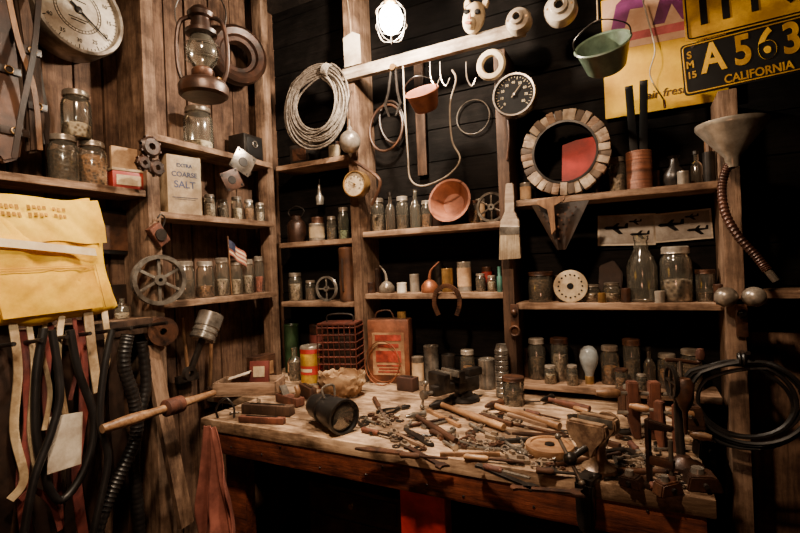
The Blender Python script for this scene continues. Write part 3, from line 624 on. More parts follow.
for px,py,r in((518,20,.046),(560,8,.056)):
    g=G(); g.lathe([(0,-.03),(r,-.03),(r,-.005),(r*.86,.012),(r*.55,.018),(r*.5,.03),(r*.3,.034),(r*.26,.02),(0,.02)],WHITEE,AX,32); g2=G(); g2.lathe([(0,.001),(r*.24,.001),(r*.24,0)],INK,T(0,-.021,0)@AX,16)
    pp=[('porcelain_base',g),('socket_hole',g2)]
    for sx in(-1,1):
        g2=G(); g2.lathe([(0,.002),(.004,.002),(.005,0)],BRASS,T(sx*r*.7,-.014,0)@AX,8); pp.append(('screw',g2))
    thing('porcelain_fixture','fixture','round white porcelain lamp fixture on the rail',pp,MB(PB(px,py,1.715)))
def pot(px,py,y,r,d,m,rx,lab,name='hanging_pot',ry=0,cord=None):
    p=PB(px,py,y); M=MB(p,ry,rx); g=G(); g.lathe([(0,0),(r*.62,0),(r*.72,.008),(r*.95,d*.9),(r*1.04,d),(r*1.0,d+.004),(r*.93,d),(r*.68,.012),(0,.008)],m,n=32)
    parts=[('bowl',g)]; top=Vector((0,-.015,d+r*.95))
    h=G(); h.tube(cr([(-r*.98,0,d*.92),(-r*.9,-.01,d+r*.5),top,(r*.9,-.01,d+r*.5),(r*.98,0,d*.92)]),.0022,IRON,n=6); parts.append(('bail_handle',h))
    if cord:
        Mi=M.inverted(); w=M@top; h=G(); h.tube(cr([top,Mi@(w+Vector((0,.01,.1))),Mi@Vector((w.x,w.y+.02,2.8))]),.002,WEB,n=6); parts.append(('hanging_cord',h))
    return thing(name,'pot',lab,parts,M)
pot(427,110,1.72,.066,.075,TERRA,36,'small terracotta coloured pot hung by its bail')
pot(607,70,1.62,.080,.085,GREENE,44,'teal green enamel bowl hung by a cord','enamel_bowl',-5,True)
p=PB(491,65,1.735); g=G(); g.lathe([(.032,-.012),(.052,-.012),(.056,0),(.050,.012),(.034,.012),(.030,0),(.032,-.012)],CREAM,AX,32); thing('clay_ring','ring','pale clay ring hung from the rail',g,MB(p,0,8))
g=G(); g.tor((0,0,0),.073,.0028,STEEL,n=40); thing('metal_hoop','hoop','thin metal hoop hanging over dark boards',g,MB(PB(473,117,1.945)))
g=G(); g.prism([(-.012,.11),(-.004,.11),(-.016,.0),(-.03,-.05),(-.012,-.10),(-.020,-.10),(-.042,-.05),(-.026,.0)],.006,IRON); g2=G(); g2.prism([(.012,.11),(.004,.11),(.016,.0),(.03,-.05),(.012,-.10),(.020,-.10),(.042,-.05),(.026,.0)],.006,IRON)
g3=G(); g3.lathe([(0,.012),(.014,.012),(.014,-.008),(0,-.008)],BRASS,T(0,0,.1)@AX,16)
thing('calipers','calipers','dark iron calipers hanging from the rail',[('caliper_arm',g),('caliper_arm',g2),('pivot',g3)],MB(PB(393,92,1.735),4))
for px,py,sx,sz,ti,m in((386,128,.085,.105,10,LEATH),(392,122,.062,.10,-12,LEATHD)):
    g=G(); g.tor((0,0,0),1,.006,m,n=40,sx=sx,sz=sz); thing('drive_belt','belt','round drive belt hung against dark boards',g,MB(PB(px,py,1.90 if ti>0 else 1.93),ti))
g=G(); pts=[(403,66),(405,110),(408,155),(410,178),(420,186),(436,182),(452,172),(460,158),(452,140),(450,105),(456,80),(452,70)]
g.tube(cr([PB(a,b,1.745) for a,b in pts]),.0036,ROD,n=8); thing('bent_rod','rod','bent pale metal rod hanging from rail',g)
for px in(440,466,430):
    g=G(); g.tube(cr([PB(px,62,1.745),PB(px+1,78,1.735),PB(px+6,86,1.73),PB(px+10,78,1.73)]),.003,STEEL,n=6); thing('wall_hook','hook','small bent steel hook under the rail',g,group='hooks under the rail')
def gauge(px,py,y,r,dial,ink,lab,ang=40,case=STEEL):
    p=PB(px,py,y); g=G(); g.lathe([(0,-.045),(r*.9,-.045),(r,-.035),(r*1.0,.004),(r*.97,.010),(r*.90,.010),(r*.88,.002)],case,AX,36)
    g2=G(); g2.lathe([(0,.003),(r*.89,.003),(r*.89,0),(0,0)],dial,AX,36); g3=G()
    for i in range(28):
        a=-130+260*i/27; L=r*.13 if i%3==0 else r*.05; g3.box((0,-.004,r*.82-L/2),(r*.018,.001,L),ink,RY(a))
    for i in range(0,9,1): 
        a=math.radians(-130+260*i/8); g3.text(str(i*10),r*.16,ink,T(sin(a)*r*.56,-.0045,cos(a)*r*.56),.0002)
    g4=G(); g4.prism([(-r*.02,-r*.15),(r*.02,-r*.15),(r*.010,r*.5),(-r*.010,r*.5)],.002,ink,T(0,-.007,0)@RY(ang)); g4.lathe([(0,.010),(r*.07,.009),(r*.07,0)],case,AX,12)
    thing('round_gauge','gauge',lab,[('case',g),('dial_face',g2,{'kids':[('scale_marks',g3)]}),('needle',g4)],MB(p))
gauge(514,95,1.735,.080,INK,CREAM,'round black faced speed gauge with white numbers',case=STEEL)
gauge(355,184,1.735,.058,CREAM,INK,'small brass pressure gauge with pale dial',ang=-60,case=BRASS)
p=PB(350,142,1.725); g=G(); g.sph((0,0,0),.046,TIN,1,1,1.1); g.lathe([(.006,.0),(.012,.04),(.012,.06),(.004,.07),(.004,.10),(0,.10)],TIN,n=16); g.lathe([(0,-.07),(.006,-.06),(.012,-.04),(.01,0)],TIN,n=16); g2=G(); g2.tube(cr([(0,0,.095),(.0,.0,.16),(0,.03,.23)]),.002,IRON)
thing('float_ball','float','grey metal float ball hung on the post',[('ball',g),('wire',g2)],MB(p))
g=G(); g.tube(cr([PB(352,160,1.77),PB(375,175,1.765),PB(380,185,1.77),PB(372,205,1.775)]),.008,LEATH,n=8); thing('leather_loop','strap','brown leather loop behind the gauge',g)
p=onB(453,222,ZM1,1.84); r=.090
g=G(); g.lathe([(0,0),(r*.55,0),(r*.6,.006),(r*.85,.04),(r*1.0,.062),(r*1.02,.068),(r*.92,.068),(r*.76,.045),(r*.5,.014),(0,.01)],TERRA,n=36)
thing('terracotta_bowl','bowl','terracotta bowl propped upright on the shelf',g,Matrix.Translation(p+Vector((0,.03,r*.98)))@RX(78))
pulley(.060,MB(onB(492,222,ZM1+.0605,1.83)),'small spoked iron handwheel on the shelf',STEEL,6,.006,'hand_wheel')  # a handwheel, only built with the pulley function
p=onB(297,235,ZA1,1.87); g=G(); g.lathe([(0,0),(.045,0),(.047,.005),(.047,.09),(.04,.105),(.028,.115),(.028,.135),(.034,.14),(0,.142)],DRUST,n=24); g2=G(); g2.tube(cr([(-.03,0,.13),(-.05,0,.16),(0,0,.185),(.05,0,.16),(.03,0,.13)]),.003,IRON)
thing('metal_can','can','brown metal can with bail handle in corner',[('can_body',g),('bail_handle',g2)],Matrix.Translation(p))
tin(onB(317,235,ZA1,1.85),.085,.038,TIN,CREAM,'short tin with a cream paper label')
p=onB(318,235,ZA1+.085,1.85); tin(p,.03,.03,RUST,None,'small rusty lid tin stacked on tin')
p=onB(349,300,ZA2,1.84); g=G(); g.lathe([(0,0),(.042,0),(.043,.01),(.041,.02),(.041,.22),(.043,.23),(.043,.245),(.036,.252),(0,.252)],LEATH,n=24); g2=G(); g2.tube([(.043,0,.05),(.048,0,.10),(.043,0,.2)],.005,LEATHD)
thing('leather_case','case','tall round brown leather case on shelf',[('case_body',g),('carry_strap',g2)],Matrix.Translation(p)@RZ(-90))
pulley(.060,MB(onB(327,300,ZA2+.0605,1.82)),'thin wire wheel on the low corner shelf',STEEL,4,.005,'wire_wheel')  # a thin wire wheel, no belt pulley
g=G(); g.box((0,0,.05),(.12,.09,.10),IRON,bev=.005); g.box((0,-.046,.05),(.08,.003,.06),RUST); thing('metal_box','box','small dark metal box on corner shelf',g,Matrix.Translation(onB(305,155,ZA0,1.88)))
tin(onB(335,155,ZA0,1.88),.09,.03,RUST,CREAM,'rusty labelled tin on high corner shelf')
g=G(); g.lathe([(0,0),(.018,0),(.020,.04),(.010,.055),(.008,.10),(0,.10)],STEEL,n=16); g.tube(cr([(0,0,.10),(0,.01,.14),(0,.05,.16)]),.0018,IRON); thing('grease_gun','tool','small steel grease gun hanging in corner bay',g,MB(PB(320,205,1.89)))
def oilcan(p,s,m,lab,rz=0):
    g=G(); g.lathe([(0,0),(.035,0),(.038,.006),(.036,.03),(.022,.048),(.010,.055),(0,.055)],m,n=24); g2=G(); g2.tube(cr([(0,0,.05),(0.002,0,.075),(.012,0,.10),(.045,0,.13)]),[.008-.0055*i/18 for i in range(19)],m,n=8)
    thing('oil_can','oil can',lab,[('can_body',g),('spout',g2)],Matrix.Translation(p)@RZ(rz)@SC(s))
oilcan(onB(387,292,ZM2,1.85),.95,TIN,'small tin oil can with bent spout',160)
oilcan(onB(430,292,ZM2,1.84),1.0,COPPER,'copper oil can with long spout',20)
tin(onB(402,292,ZM2,1.85),.045,.022,WHITEE,None,'tiny white enamel cup','enamel_cup','cup')
tin(onB(415,292,ZM2,1.88),.08,.022,TIN,None,'narrow grey canister on the shelf')
tin(onB(448,292,ZM2,1.86),.10,.025,BRASS,None,'narrow brass canister on the shelf')
tin(onB(465,292,ZM2,1.88),.125,.030,TIN,BROWNP,'tall tin with brown paper label')
jB(481,292,ZM2,18,5,'mason','dark',.7,group=GB); jB(492,292,ZM2,16,4.5,'mason','pale',.7,group=GB)
p=onB(500,292,ZM2,1.82); g=G(); g.lathe([(0,0),(.010,0),(.010,.06),(.006,.065),(.006,.10),(0,.10)],mat('teal_paint',(.04,.17,.13),(.02,.08,.06)),n=14); thing('glue_tube','tube','small teal tube beside the post',g,Matrix.Translation(p))
tin(onB(371,292,ZM2,1.85),.05,.022,RUST,None,'squat rusty tin by the post')
pts=[(-.040,-.045),(-.055,.0),(-.045,.05),(0,.075),(.045,.05),(.055,0),(.040,-.045)]
g=G(); P=cr([(a,0,b) for a,b in pts],5)
for i in range(len(P)-1):
    d=(P[i+1]-P[i]); a=math.degrees(math.atan2(d.x,d.z)); g.box((0,0,0),(.018,.008,d.length*1.25),RUST,Matrix.Translation((P[i]+P[i+1])/2)@RY(a))
thing('horseshoe','horseshoe','rusty iron horseshoe hung below the shelf',g,MB(PB(447,304,1.79)))
p=PB(510,225,1.755); g=G(); g.prism([(-.014,.155),(.014,.155),(.017,.10),(.014,.05),(.034,.02),(.036,-.01),(-.036,-.01),(-.034,.02),(-.014,.05),(-.017,.10)],.018,BRUSHW,bev=.003)
g2=G(); g2.box((0,0,-.022),(.076,.024,.032),STEEL,bev=.003); g3=G(); g3.prism([(-.036,-.035),(.036,-.035),(.041,-.125),(-.039,-.13)],.022,BRIST)
thing('paint_brush','brush','wide pale paintbrush hanging on the post',[('handle',g),('ferrule',g2),('bristles',g3)],MB(p,2))
g=G(); g.box((0,0,0),(.03,.01,.12),RUST,bev=.002); g.tor((0,-.01,-.04),.018,.004,RUST,n=16); g.sph((0,-.01,.03),.012,RUST); thing('door_latch','latch','rusty latch screwed to the post',g,MB(PB(515,320,1.778)))
g=G(); g.tube(cr([PB(507,110,1.78),PB(509,135,1.775),PB(507,160,1.78)]),.004,LEATH); thing('leather_thong','thong','leather thong tied to the post',g)
# ---------------------------------------------------------------- right section
p=PB(565,150,1.82); r=.158; p.z=ZR1+r+.001
rw=random.Random(9)
g=G(); n=34
for i in range(n): g.box((0,0,r*(.855+rw.uniform(-.015,.015))),(2*pi*r/n*.86,.040+.010*rw.random(),r*(.27+rw.uniform(-.03,.03))),(RINGW,RINGW,RINGD,RINGW,W_shelfx,RINGD,RINGW)[i%7],RY(i*360/n+rw.uniform(-1.5,1.5)),bev=.003)
g1=G(); g1.lathe([(r*.70,-.018),(r*.95,-.018),(r*.95,.012),(r*.70,.012),(r*.70,-.018)],LEATHD,AX,40)
g2=G(); g2.lathe([(r*.68,-.022),(r*.73,-.022),(r*.73,.024),(r*.68,.024),(r*.68,-.022)],IRON,AX,40)
pr=[(r*.67*cos(a),r*.67*sin(a)) for a in [math.radians(-95+125*k/14) for k in range(15)]]+[(.035,.045),(-.012,.030)]
g3=G(); g3.prism(pr,.006,CLOTHR,T(0,.010,0))
thing('segmented_wheel_ring','wheel','weathered segmented wood ring with dark red patch',[('wood_blocks',g),('ring_core',g1),('inner_band',g2),('red_panel',g3,{'label':'flat deep red panel inside ring'})],MB(p,4))
p=onB(640,190,ZR1,1.86)
tin(p,.135,.042,WIREC,None,'tin wound with copper wire','wire_wrapped_tin','tin')
for dx,h,t in((-.014,.24,-2),(.016,.25,2)):
    g=G(); g.box((0,0,h/2),(.026,.010,h),BLACKP,bev=.001)
    thing('flat_file','file','black flat file standing in copper wound tin',g,Matrix.Translation(p+Vector((dx,0,.132)))@RY(t))
p=onB(675,188,ZR1,1.86); g=G(); g.lathe([(0,0),(.028,0),(.036,.02),(.034,.045),(.016,.07),(.012,.095),(.02,.105),(.016,.105),(.009,.095),(0,.09)],IRON,n=24); thing('small_vase','vase','small dark metal vase with narrow neck',g,Matrix.Translation(p))
p=onB(710,188,ZR1,1.84); g=G(); g.cyl((0,0,0),(0,0,.10),.018,IRON); g2=G(); g2.tube(cr([(0,0,.09),(.0,0,.14),(.01,0,.2)]),.011,W_toolz); thing('soldering_iron','tool','dark tool with wooden handle standing upright',[('head',g),('handle',g2)],Matrix.Translation(p))
g=G(); g.sheet(lambda u,v:((u-.5)*.20*(1-v*.85),-.008*sin(u*8),-.17*v),14,12,LEATHD,th=.002)
for i in range(6):
    for j in range(6-i): g.lathe([(0,.001),(.004,.001),(.004,0)],RUST,T(-.07+i*.025+j*.0125,-.012,-.02-j*.022)@AX,6)
thing('perforated_leather','leather','dark perforated leather triangle hanging from shelf',g,MB(PB(560,203,1.785),0))
g=G(); g.prism([(-.045,.010),(.055,.018),(.05,.0),(.012,-.014),(.018,-.10),(.002,-.12),(-.008,-.026),(-.045,-.006)],.014,W_toolz,bev=.002); thing('wooden_bracket','bracket','orange wood bracket hooked under the shelf',g,MB(PB(550,202,1.755)))
for px,py,w,h,ti in((626,230,.195,.115,2),(682,226,.18,.105,-2)):
    g=G(); g.box((0,0,0),(w,.004,h),PAPER); g2=G(); g2.box((0,-.0025,0),(w*.93,.002,h*.88),GREYP); pp=[('paper',g),('grey_print',g2)]
    for dx,dz,sc in((-.035,.008,1.15),(.045,-.018,.9),(.030,.030,.6)):
        g3=G(); g3.prism([(-.036*sc+dx,dz+.001),(-.028*sc+dx,dz+.006*sc),(.0+dx,dz+.006*sc),(.026*sc+dx,dz+.004*sc),(.030*sc+dx,dz+.015*sc),(.037*sc+dx,dz+.015*sc),(.036*sc+dx,dz-.001*sc),(0+dx,dz-.004*sc),(-.028*sc+dx,dz-.004*sc)],.001,INK,T(0,-.0038,0)); g3.prism([(-.014*sc+dx,dz),(.006*sc+dx,dz),(.022*sc+dx,dz-.020*sc),(.010*sc+dx,dz-.020*sc)],.001,INK,T(0,-.0038,0)); g3.prism([(-.010*sc+dx,dz+.004*sc),(.004*sc+dx,dz+.004*sc),(.012*sc+dx,dz+.016*sc),(.004*sc+dx,dz+.016*sc)],.001,INK,T(0,-.0038,0)); pp.append(('aircraft_image',g3))
    thing('aircraft_photograph','photo','grey photograph of flying aircraft pinned to wall',pp,MB(PB(px,py,1.946),ti))
p=onB(571,300,ZR2,1.83); g=G(); r=.060; g.lathe([(0,-.004),(r,-.004),(r,.004),(r*.9,.006),(0,.006)],CREAM,AX,36)
g2=G()
for i in range(16): g2.lathe([(0,.001),(.0035,.001),(.0035,0)],INK,T(sin(i*pi/8)*r*.7,-.0062,cos(i*pi/8)*r*.7)@AX,8)
g2.lathe([(0,.001),(.012,.001),(.012,0)],INK,T(0,-.0062,0)@AX,12)
thing('punched_disc','disc','pale round disc with ring of holes',[('disc',g),('holes',g2)],Matrix.Translation(p+Vector((0,0,r)))@RX(-6))
p=onB(609,290,ZR2,1.93); g=G(); g.prism([(-.04,0),(.04,0),(.05,.10),(.02,.15),(-.03,.13)],.02,LEATHD,bev=.004); thing('leather_pouch','pouch','dark leather pouch at the back of shelf',g,Matrix.Translation(p))
a=PB(603,60,1.925); b=PB(728,60,1.925); zt=PB(650,-14,1.925).z; zb=PB(650,111,1.925).z; w=b.x-a.x; h=zt-zb; c=Vector(((a.x+b.x)/2,1.94,(zt+zb)/2))
def sx_(px): return PB(px,60,1.93).x-c.x
def sz_(px,py): return PB(px,py,1.93).z-c.z
g=G(); g.box((0,0,0),(w,.006,h),YEL,bev=.001); g2=G(); g2.prism([(-w*.49,sz_(603,52)),(w*.49,sz_(728,28)),(w*.49,h*.49),(-w*.49,h*.49)],.001,PALEP,T(0,-.0038,0))
def sp(pts,m,y=-.0048): q=G(); q.prism([(sx_(a_),sz_(a_,b_)) for a_,b_ in pts],.001,m,T(0,y,0)); return q
g3=sp([(612,30),(618,4),(630,-8),(648,-6),(645,6),(632,8),(626,27)],PURP)
g5=sp([(654,24),(664,-8),(680,-8),(698,16),(684,18),(674,2),(666,22)],PURP)
g6=sp([(603,46),(640,38),(690,28),(728,22),(728,14),(690,19),(640,30),(603,38)],PINKI,-.0043)
g4=G(); g4.text('air freshener',.040,SOFTI,T(sx_(645),-.0042,sz_(660,93))@Matrix(((1,0,.2,0),(0,1,0,0),(0,0,1,0),(0,0,0,1))),.0006,al='LEFT',off=.0004)
thing('tin_sign','sign','yellow tin advertising sign with purple shapes',[('panel',g),('colour_band',g2),('pink_stripe',g6),('purple_shape',g3),('purple_shape',g5),('lettering',g4)],MB(c,0))
def plate(px,py,y,w,h,bg,ink,rows,ti,lab):
    p=PB(px,py,y); g=G(); 
    def rr(w,h,r): return [(sx*(w/2-r)+r*cos(a),sz*(h/2-r)+r*sin(a)) for sx,sz,a0 in((1,1,0),(-1,1,90),(-1,-1,180),(1,-1,270)) for a in [math.radians(a0+k*30) for k in range(4)]]
    g.prism(rr(w,h,.012),.003,bg); g2=G(); g2.tube([(x,-.003,z) for x,z in rr(w-.014,h-.014,.010)],.0022,ink,n=6,closed=True)
    pp=[('plate',g),('raised_border',g2)]
    for t,sz,x,z,k,of in rows: g3=G(); g3.text(t,sz,ink,T(x,-.002,z)@SC(k,1,1),.0015,off=of); pp.append(('characters',g3))
    for sx in(-1,1):
        g3=G(); g3.lathe([(0,.002),(.004,.002),(.005,0)],STEEL,T(sx*w*.40,-.002,h*.43)@AX,8); pp.append(('screw',g3))
    thing('license_plate','license plate',lab,pp,MB(p,ti))
plate(748,56,1.79,.350,.166,BLACKP,YELP,[('A',.128,-.090,.018,.74,.003),('5',.128,-.012,.018,.74,.003),('6',.128,.048,.018,.74,.003),('3',.128,.108,.018,.74,.003),('S',.032,-.152,.045,.9,.0008),('M',.032,-.152,.014,.9,.0008),('15',.030,-.150,-.02,.9,.0008),('CALIFORNIA',.036,.020,-.058,.84,.0006)],-3,'black license plate with gold characters')
plate(752,0,1.84,.37,.165,YELP,INK,[('1',.120,-.13,.002,1.0,.004),('1',.120,-.07,.002,1.0,.004),('P',.120,.02,.002,.9,.004),('9',.120,.10,.002,.9,.004)],-2,'yellow license plate with heavy black characters')
g=G(); g.tube(cr([PB(640,-10,1.88),PB(648,20,1.87),PB(655,50,1.87),PB(650,75,1.875),PB(664,100,1.88)]),.0025,WHITEE,n=6); g.tube([PB(664,100,1.88),PB(665,108,1.88)],.004,REDP); thing('electric_wire','wire','pale twisted wire hanging across yellow sign',g)
p=PB(731,124,1.64); r=.088
g=G(); g.lathe([(r,0),(r*1.02,.003),(r*1.02,-.006),(r*.98,-.012),(.020,-.095),(.016,-.125),(.013,-.125),(.016,-.093),(r*.95,-.010),(r,0)],FUN,n=36)
P=[PB(727,168,1.64),PB(722,187,1.64),PB(725,212,1.62),PB(738,236,1.60),PB(756,256,1.59),PB(767,270,1.58)]
P=cr([p+Vector((0,0,-.118))-p]+[q-p for q in P],20); g2=G(); g2.tube(P,[.0115*(1+.12*(1 if i%3==0 else -.3)) for i in range(len(P))],HOSEM,n=10); g3=G(); g3.tube([P[-1],P[-1]+Vector((.018,-.004,-.03))],.009,STEEL)
g4=G(); g4.tube(cr([(-.0,r,0),(0,r+.02,.02),(0,.128,.02)]),.003,IRON)
thing('metal_funnel','funnel','wide shiny tin funnel with flexible brown spout',[('cone',g),('flexible_spout',g2),('nozzle',g3),('hanging_hook',g4)],Matrix.Translation(p))
for px,lab in((726,'round dull metal ball on the post bracket'),(754,'second round metal ball on bracket')):
    g=G(); g.sph((0,0,0),.032,TIN,1,1,.95); g.cyl((0,0,0),(0,.05,0),.008,IRON); thing('metal_ball','ball',lab,g,MB(PB(px,297,1.715)))
g=G(); g.box((0,0,0),(.13,.012,.022),RUST,bev=.002); g.box((0,0,-.05),(.03,.012,.12),RUST,bev=.002); g.sph((0,-.012,-.04),.014,IRON); thing('iron_bracket','bracket','rusty iron bracket screwed to the post',g,MB(PB(741,301,1.763)))
coil(.145,.0062,7,BLACKR,MB(PB(743,400,1.70)),'hose_coil','flat coil of thin black hose hung on post',.012,sx=1.0,sz=.86,tie=92,rnd=3,tr=.016,tn=2)
g=G(); g.cyl((0,.0,0),(0,-.10,.015),.006,IRON); thing('iron_peg','peg','iron peg holding the hose coil',g,MB(PB(742,352,1.77)))
g=G(); g.box((0,0,0),(.30,.02,.75),W_left,bev=.003); thing('plank_panel','board','brown plank leaning on the wall beyond post',g,T(.46,1.938,.78))
# ---------------------------------------------------------------- bench top
def bp(px,py): return PT(px,py)
def bb(px,y=1.84): return onB(px,372,BT,y)
p=bb(392,1.84); g=G(); g.box((0,0,.14),(.19,.085,.28),CANR,bev=.010); g.box((0,0,.278),(.17,.07,.008),RUST,bev=.002)
g2=G(); g2.box((0,-.0432,.13),(.145,.0015,.185),LABR)
g5=G(); g5.box((0,-.0445,.200),(.120,.0015,.026),REDPRT); g5.box((0,-.0445,.165),(.095,.0015,.016),REDPRT); g5.box((0,-.0445,.118),(.115,.0015,.050),REDPRT); g5.box((0,-.0445,.078),(.110,.0015,.007),REDPRT); g5.box((0,-.0445,.064),(.090,.0015,.006),REDPRT); g5.box((0,-.0445,.051),(.100,.0015,.006),REDPRT)
g3=G(); g3.lathe([(.020,.28),(.020,.31),(0,.31)],BRASS,T(.055,0,0),n=16); g4=G(); g4.tube(cr([(-.07,0,.278),(-.055,0,.31),(.0,0,.315),(.02,0,.278)]),.004,RUST)
thing('fuel_can','can','rusty red tin fuel can with worn printed label',[('can_body',g),('worn_label',g2,{'kids':[('red_print',g5)]}),('cap',g3),('handle',g4)],Matrix.Translation(p)@RZ(12))
p=bb(342,1.70); parts=[]
g=G()
for k in range(9):
    z=.012+.031*k
    for yy in(-.06,.06): g.cyl((-.085,yy,z),(.085,yy,z),.0035,RUSTW,n=6)
    for xx in(-.085,.085): g.cyl((xx,-.06,z),(xx,.06,z),.0035,RUSTW,n=6)
parts.append(('cross_wires',g)); g=G()
for k in range(8):
    g.cyl((-.085+.0243*k,-.06,0),(-.085+.0243*k,-.06,.27),.003,RUSTW,n=6); g.cyl((-.085+.0243*k,.06,0),(-.085+.0243*k,.06,.27),.003,RUSTW,n=6)
parts.append(('uprights',g))
g=G(); g.box((0,0,.275),(.17,.12,.010),RUSTW,bev=.002); g.tube(cr([(-.06,0,.275),(-.05,0,.31),(.05,0,.31),(.06,0,.275)]),.004,IRON); parts.append(('top_lid',g))
g=G(); g.box((0,0,.006),(.17,.12,.010),RUSTW,bev=.002); parts.append(('base_plate',g))
g=G(); g.box((0,0,.13),(.13,.08,.22),LEATHD,bev=.006); parts.append(('inner_box',g))
thing('wire_crate','crate','dark rusty wire crate with top handle',parts,Matrix.Translation(p)@RZ(16))
p=bb(312,1.70); g=G(); r=.050; g.lathe([(0,0),(r,0),(r,.165),(r*.93,.170),(0,.170)],TIN,n=28); g2=G(); g2.lathe([(r*1.003,.008),(r*1.003,.158)],mat('yellow_label',(.80,.50,.03),(.45,.26,.02),scale=20),n=28); g3=G(); g3.lathe([(r*1.010,.045),(r*1.010,.085)],REDI,n=28); g4=G(); g4.lathe([(r*1.008,.138),(r*1.008,.158)],REDI,n=28); g5=G(); g5.lathe([(r*1.015,.058),(r*1.015,.072)],CREAM,n=20,a0=-2.3,a1=-.9)
thing('labelled_tin','tin','worn yellow and red labelled tin on bench',[('can_body',g),('paper_label',g2,{'kids':[('red_band',g3),('red_band',g4),('cream_stripe',g5)]})],Matrix.Translation(p))
tin(bb(320,1.88),.24,.045,RUST,DREDP,'red labelled tin behind the yellow one')
tin(bb(293,1.86),.24,.038,GREENG,None,'dark green canister in the bench corner')
jar(bb(295,1.72),.15,.034,'bottle','dark',.7,'dark green bottle in the bench corner')
p=onL(262,380,BT,-1.60); g=G(); g.box((0,0,.06),(.13,.06,.12),W_darkb,bev=.004); g.box((0,-.031,.06),(.09,.002,.06),LABR); thing('wooden_box','box','dark wooden box against the plank wall',g,ML(p))
g=G(); g.tor((0,0,0),.085,.0022,COPPER,n=40,sz=1.1); g.tor((.006,.006,0),.08,.0018,COPPER,n=40); thing('wire_loop','wire','thin copper wire loop leaning on fuel can',g,MB(bb(382,1.765)+Vector((0,0,.095)),0,-8,0))
# open pale wooden box with tools and papers
p=bp(250,392); g=G(); w,d,h=.27,.13,.055
g.box((0,0,.005),(w,d,.01),W_shelfx); 
for sx in(-1,1): g.box((sx*(w/2-.004),0,h/2),(.008,d,h),W_shelfx,bev=.002)
for sy in(-1,1): g.box((0,sy*(d/2-.004),h/2),(w,.008,h),W_shelfx,bev=.002)
MT=Matrix.Translation(p)@RZ(24)
thing('wooden_tray','tray','open pale pine box of tools and papers',g,MT)
g=G(); g.box((0,0,.0),(.085,.016,.11),DREDP,bev=.003); g.box((0,-.009,.01),(.05,.002,.045),CREAM); thing('small_book','book','dull red booklet standing in the pine box',g,MT@T(.03,.040,.068)@RX(-8))
g=G(); g.sheet(lambda u,v:(-.10+u*.10,.012+v*.05-.01*u,.050+.030*u+.008*sin(v*5)),8,6,PAPER,th=.001); thing('folded_paper','paper','folded white papers sticking out of the box',g,MT)
for k in range(4):
    g=G(); g.tube([(-.08,0,0),(-.02,0,0),(.0,0,0),(.11,0,0)],[.007,.010,.005,.003],(W_tool,W_red,W_shelfx,W_darkb)[k],n=10); thing('wood_offcut','stick','turned tool handle lying in pine box',g,MT@T(-.01+.012*k,-.045+k*.019,.026)@RZ(6-4*k)@RY(-8),group='handles in the pine box')
g=G(); g.tube(cr([(-.03,0,0),(-.035,0,.035),(0,0,.07),(.03,0,.04),(.03,0,0)]),.004,IRON); thing('iron_shackle','shackle','small iron shackle standing on bench',g,Matrix.Translation(bp(226,418))@RZ(20))
for (px,py,L,W,H,m,rz,nm,lab) in((268,414,.20,.035,.035,W_postd,10,'wooden_block','dark stained wooden block on the bench'),(262,423,.17,.022,.022,W_red,12,'wooden_block','reddish wooden block on the bench edge'),(308,398,.12,.03,.05,W_darkb,-30,'wooden_block','dark small wooden block near the tray'),(408,390,.08,.05,.055,mat('dark_brown_box',(.07,.026,.015),(.025,.011,.008)),-8,'wooden_box','small dark brown wooden box')):
    g=G(); g.box((0,0,H/2),(L,W,H),m,bev=.004); g.box((0,0,H+.001),(L*.7,W*.25,.003),IRON); thing(nm,'block',lab,g,Matrix.Translation(bp(px,py))@RZ(rz))
p=bp(290,404); g=G(); g.box((0,0,.018),(.14,.040,.032),W_red,bev=.006); g2=G(); g2.tube(cr([(.045,0,.03),(.055,0,.055),(.045,0,.075)]),.010,W_toolz); g3=G(); g3.box((0,0,.05),(.006,.030,.06),STEEL,RY(-35)); g4=G(); g4.sph((-.050,0,.044),.013,W_toolz)
thing('hand_plane','plane','small wooden hand plane with steel blade',[('plane_body',g),('rear_handle',g2),('blade',g3),('front_knob',g4)],Matrix.Translation(p)@RZ(-15))
p=bp(342,395)
def bagf(u,v):
    a=2*pi*u; r=.060+.030*v+.012*sin(v*pi)+.007*noise.noise(Vector((cos(a)*2.5,sin(a)*2.5,v*4)))+.008*noise.noise(Vector((cos(a)*9,sin(a)*9,v*9)))
    return (r*cos(a)*1.1,r*sin(a)*.85,.002+v*.088+.014*noise.noise(Vector((cos(a)*4,sin(a)*4,9)))*v)
g=G(); g.sheet(bagf,60,10,BROWNP,th=.0015); g.lathe([(0,.002),(.062,.002),(.062,.01),(0,.01)],BROWNP,n=24); g2=G(); g2.lathe([(0,.058),(.035,.055),(.066,.045),(.06,.01)],CONT['brown'],n=24)
thing('paper_bag','bag','pale crumpled paper bag opened like a bowl',[('paper',g),('bag_contents',g2)],Matrix.Translation(p))
